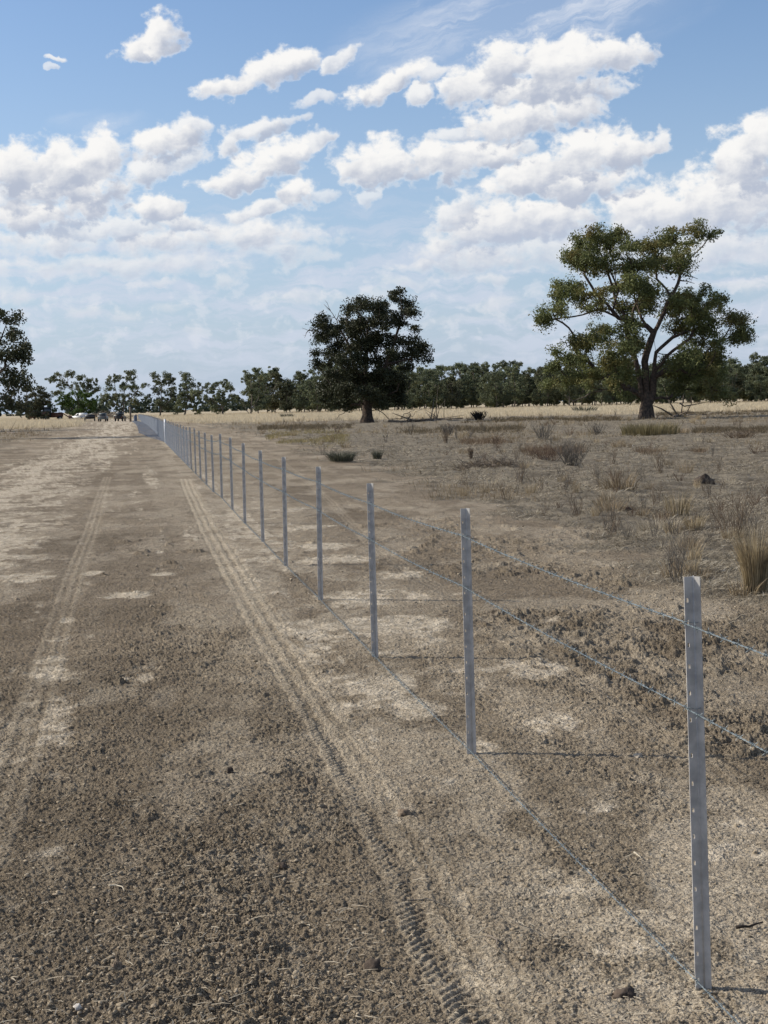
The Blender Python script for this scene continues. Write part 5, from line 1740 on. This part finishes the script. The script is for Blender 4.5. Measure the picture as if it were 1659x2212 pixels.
# ------------------------------------------------------------------ vehicles far down the track
PAINT_W = pmat('white_paint', (.80, .80, .78), .35, var=.03, spec=.5)
PAINT_G = pmat('grey_paint', (.16, .19, .20), .45, var=.1, spec=.4)
PAINT_K = pmat('black_paint', (.018, .018, .02), .4, spec=.5)
RUBBER = pmat('tyre_rubber', (.022, .022, .022), .85)
GLASSM = pmat('dark_glass', (.03, .04, .045), .08, spec=.6)
STEEL = pmat('grey_steel', (.20, .20, .20), .5, .5)
ORANGE = pmat('orange_brown_paint', (.12, .055, .035), .55, var=.2)
REDL = pmat('red_lamp', (.35, .02, .015), .3)


def wheels(t, xs, ys, r, w):
    for x in xs:
        for y in ys:
            mb = MB(); mb.wheel((0, 0, 0), r, w, 20, r * .5)
            o = mb.obj('wheel', RUBBER, t, smooth=False, loc=(x, y, r))
            mb = MB(); mb.wheel((0, 0, 0), r * .52, w * .8, 14, 0.0)
            mb.obj('rim', STEEL, o)


def ute(px, label, paint, rz, dist=None, canopy=False, tall=1.0):
    x, y = gp(*px)
    if dist:
        k = dist / y; x *= k; y *= k
    t = empty('parked_ute', (x, y, 0), rz)
    mb = MB()
    # lower body and bonnet; the nose points to +y
    mb.prism([(-2.45, .55), (2.35, .50), (2.5, .62), (2.5, .95), (2.3, 1.06), (1.2, 1.14), (.95, 1.16), (-.55, 1.16), (-.6, 1.12), (-2.5, 1.12), (-2.5, .6)], -.88, .88)
    mb.obj('body', paint, t)
    mb = MB()
    k = 1.84 * tall
    mb.prism([(1.05, 1.155), (.35, k - .12), (.15, k - .03), (-.45, k), (-.6, k - .1), (-.6, 1.155)], -.76, .76)
    mb.obj('cab', paint, t)
    mb = MB()
    mb.prism([(1.0, 1.20), (.42, k - .16), (.40, k - .17), (.97, 1.19)], -.68, .68)
    mb.obj('windscreen', GLASSM, t, loc=(0, .035, .02))
    mb = MB(); mb.box((-.62, -.625, 1.25), (.62, -.603, k - .14)); mb.obj('rear_window', GLASSM, t)
    for s in (-1, 1):
        mb = MB(); mb.prism([(.82, 1.22), (.30, k - .16), (-.45, k - .14), (-.48, 1.22)], s * .763, s * .775); mb.obj('side_window', GLASSM, t)
    mb = MB()
    if canopy:
        mb.prism([(-2.45, 1.13), (-.64, 1.13), (-.64, k + .02), (-.9, k + .08), (-2.3, k + .05), (-2.45, k - .1)], -.84, .84)
        mb.obj('canopy', paint, t)
    else:
        for s in (-1, 1):
            mb.box((s * .93 - .02, -2.52, .92), (s * .93 + .02, -.66, 1.28))
        mb.box((-.95, -2.56, .92), (.95, -2.525, 1.28))
        mb.box((-.91, -2.52, .98), (.91, -.66, 1.02))
        mb.obj('tray', STEEL if paint != PAINT_K else paint, t)
        mb = MB()
        for s in (-1, 1):
            mb.tube([(s * .8, -.72, 1.05), (s * .8, -.72, k)], .03, 6)
        mb.tube([(-.8, -.72, k), (.8, -.72, k)], .03, 6); mb.tube([(-.8, -.72, 1.55), (.8, -.72, 1.55)], .02, 6)
        mb.obj('headboard', STEEL, t)
    wheels(t, (-.78, .78), (-1.55, 1.5), .39, .25)
    for s in (-1, 1):
        mb = MB(); mb.box((s * .82 - .07, -2.60, .80), (s * .82 + .07, -2.565, .90)); mb.obj('tail_lamp', REDL, t)
    mb = MB(); mb.box((-.85, 2.5, .45), (.85, 2.6, .68), .03); mb.obj('bumper', STEEL, t)
    t.scale = (.74, .74, .78)
    tag(t, label, 'ute')
    return t


def trailer(px, label, paint, rz):
    x, y = gp(*px)
    t = empty('box_trailer', (x, y, 0), rz)
    mb = MB(); mb.box((-.95, -1.4, .55), (.95, 1.4, .63)); mb.obj('floor', STEEL, t)
    mb = MB()
    for s in (-1, 1): mb.box((s * .95 - .025, -1.4, .632), (s * .95 + .025, 1.4, 1.45))
    mb.box((-.92, -1.425, .632), (.92, -1.385, 1.45)); mb.box((-.92, 1.385, .632), (.92, 1.425, 1.45))
    mb.obj('side_panels', paint, t)
    mb = MB(); mb.tube([(-.5, 1.4, .55), (0, 2.6, .5)], .04, 6); mb.tube([(.5, 1.4, .55), (0, 2.6, .5)], .04, 6); mb.obj('drawbar', STEEL, t)
    wheels(t, (-1.1, 1.1), (0,), .36, .2)
    mb = MB()
    for k in range(9):
        mb.tube([(random.uniform(-.7, .7), -1.2, 1.2 + .08 * k), (random.uniform(-.7, .7), 1.2, 1.2 + .05 * k)], .04, 5)
    o = mb.obj('load_of_posts', STEEL, t)
    t.scale = (.8, .8, .8)
    tag(t, label, 'trailer')


ute((171, 907.5), 'white ute parked nose left beside the track, in front of the bushy green tree', PAINT_W, R(62), canopy=True)
trailer((194, 910), 'black loaded trailer standing right beside the white ute', PAINT_K, R(20))
ute((223, 910.5), 'dark grey ute seen from behind, between the black trailer and the black ute', PAINT_G, R(2))
ute((260, 910), 'black ute seen from behind, rightmost vehicle on the track', PAINT_K, R(-2), tall=1.08)


def tractor(px, dist, rz):
    x, y = gp(*px)
    k = dist / y
    t = empty('tractor', (x * k, y * k, 0), rz)
    mb = MB()
    mb.prism([(.2, .7), (2.6, .75), (2.75, 1.0), (2.7, 1.55), (2.3, 1.65), (.2, 1.75)], -.42, .42); mb.obj('bonnet', ORANGE, t)
    mb = MB()
    for sx in (-.72, .72):
        for (y0, y1) in ((.12, .2), (-1.3, -1.22)):
            mb.tube([(sx, y0, 1.0), (sx * .92, y1 - .06, 2.75)], .05, 5)
    mb.box((-.8, -1.45, 2.75), (.8, .3, 2.92), .04); mb.box((-.74, -1.3, .75), (.74, .15, 1.35))
    mb.obj('cab', PAINT_K, t)
    mb = MB(); mb.box((-.7, -1.26, 1.36), (.7, .12, 2.74)); mb.obj('cab_glass', GLASSM, t)
    for s in (-1, 1):
        mb = MB(); mb.prism([(-1.9, 1.0), (-1.7, 1.65), (-1.0, 1.95), (-.3, 1.65), (-.1, 1.0), (-.4, 1.0), (-.6, 1.5), (-1.0, 1.7), (-1.45, 1.5), (-1.65, 1.0)], s * .78, s * 1.25); mb.obj('mudguard', ORANGE, t)
    wheels(t, (-.98, .98), (-1.0,), .82, .45)
    wheels(t, (-.85, .85), (2.0,), .52, .32)
    mb = MB(); mb.tube([(.3, 1.9, 1.6), (.3, 1.9, 2.5)], .05, 8); mb.obj('exhaust_pipe', STEEL, t)
    mb = MB()
    for s in (-.5, .5):
        mb.tube([(s, .6, 1.5), (s, 2.4, 1.7), (s, 3.9, .7)], .09, 6)
    mb.prism([(3.9, .3), (4.7, .2), (4.5, .8), (3.95, 1.1)], -1.1, 1.1)
    mb.obj('front_loader', ORANGE, t)
    tag(t, 'tractor with black cab and orange brown loader, parked under the trees at far left', 'tractor')


tractor((108, 906), 330, R(-72))
# implement and bags left of the tractor
x, y = gp(85, 906)
t = empty('farm_implement', (x * 330 / y, 331, 0), R(15))
mb = MB(); mb.box((-2.2, -.1, .7), (2.2, .1, .9)); mb.tube([(-2, 0, .8), (-2.4, 0, 1.9), (1.6, 0, 2.0)], .08, 6)
mb.obj('frame', pmat('rust_paint', (.12, .05, .03), .8, var=.3), t)
for s in (-1.8, -.9, 0, .9, 1.8):
    mb = MB(); mb.tube([(s, 0, .8), (s, -.35, .5), (s, -.1, .05)], .05, 5); mb.obj('tine', STEEL, t)
tag(t, 'rusty implement frame standing left of the tractor', 'farm implement')
x, y = gp(282, 911)
t = empty('gate_post', (x, y, 0))
mb = MB(); mb.tube([(0, 0, -.2), (.02, 0, 2.3)], [.17, .15], 10); mb.obj('pole', DEADWOOD, t)
mb = MB(); mb.tube([(0, 0, .4), (-1.3, .1, 1.0)], .04, 6); mb.tube([(0, 0, .9), (-1.2, .1, .25)], .04, 6); mb.obj('stay', DEADWOOD, t)
tag(t, 'dark timber post with a stay, standing between the black ute and the fence end', 'post')
# heap of pale cleared timber behind the utes
for (px, lab, w, h, n_, sd_) in (((212, 905), 'tangle of pale bleached logs behind the grey ute', 7, 2.2, 60, 51), ((243, 905), 'smaller pale tangle of cleared timber between the two dark utes', 5, 1.6, 40, 52), ((295, 903), 'low reddish tangle of cleared timber right of the black ute', 3.5, .6, 26, 53)):
    rng = np.random.default_rng(sd_)
    x, y = gp(*px)
    t = empty('timber_heap', (x * 1.08, y * 1.08, 0))
    mb = MB()
    for q in range(n_):
        a = rng.uniform(0, 6.28)
        c = np.array((rng.normal() * w * .22, rng.normal() * 1.2, h * .35 * rng.random()))
        d = np.array((math.cos(a), math.sin(a) * .5, rng.uniform(0, .6)))
        L = rng.uniform(1, 3) * w / 7
        r = rng.uniform(.05, .14)
        pts = [c + d * L * u + np.array((0, 0, .35 * math.sin(u * 3) * rng.random())) for u in np.linspace(0, 1, 5)]
        mb.tube(pts, list(np.linspace(r, r * .4, 5)), 5)
    mb.obj('logs', pmat('bleached_logs', (.34, .29, .235), .9, color2=(.16, .13, .10), scale=.8), t)
    tag(t, lab, 'timber heap')
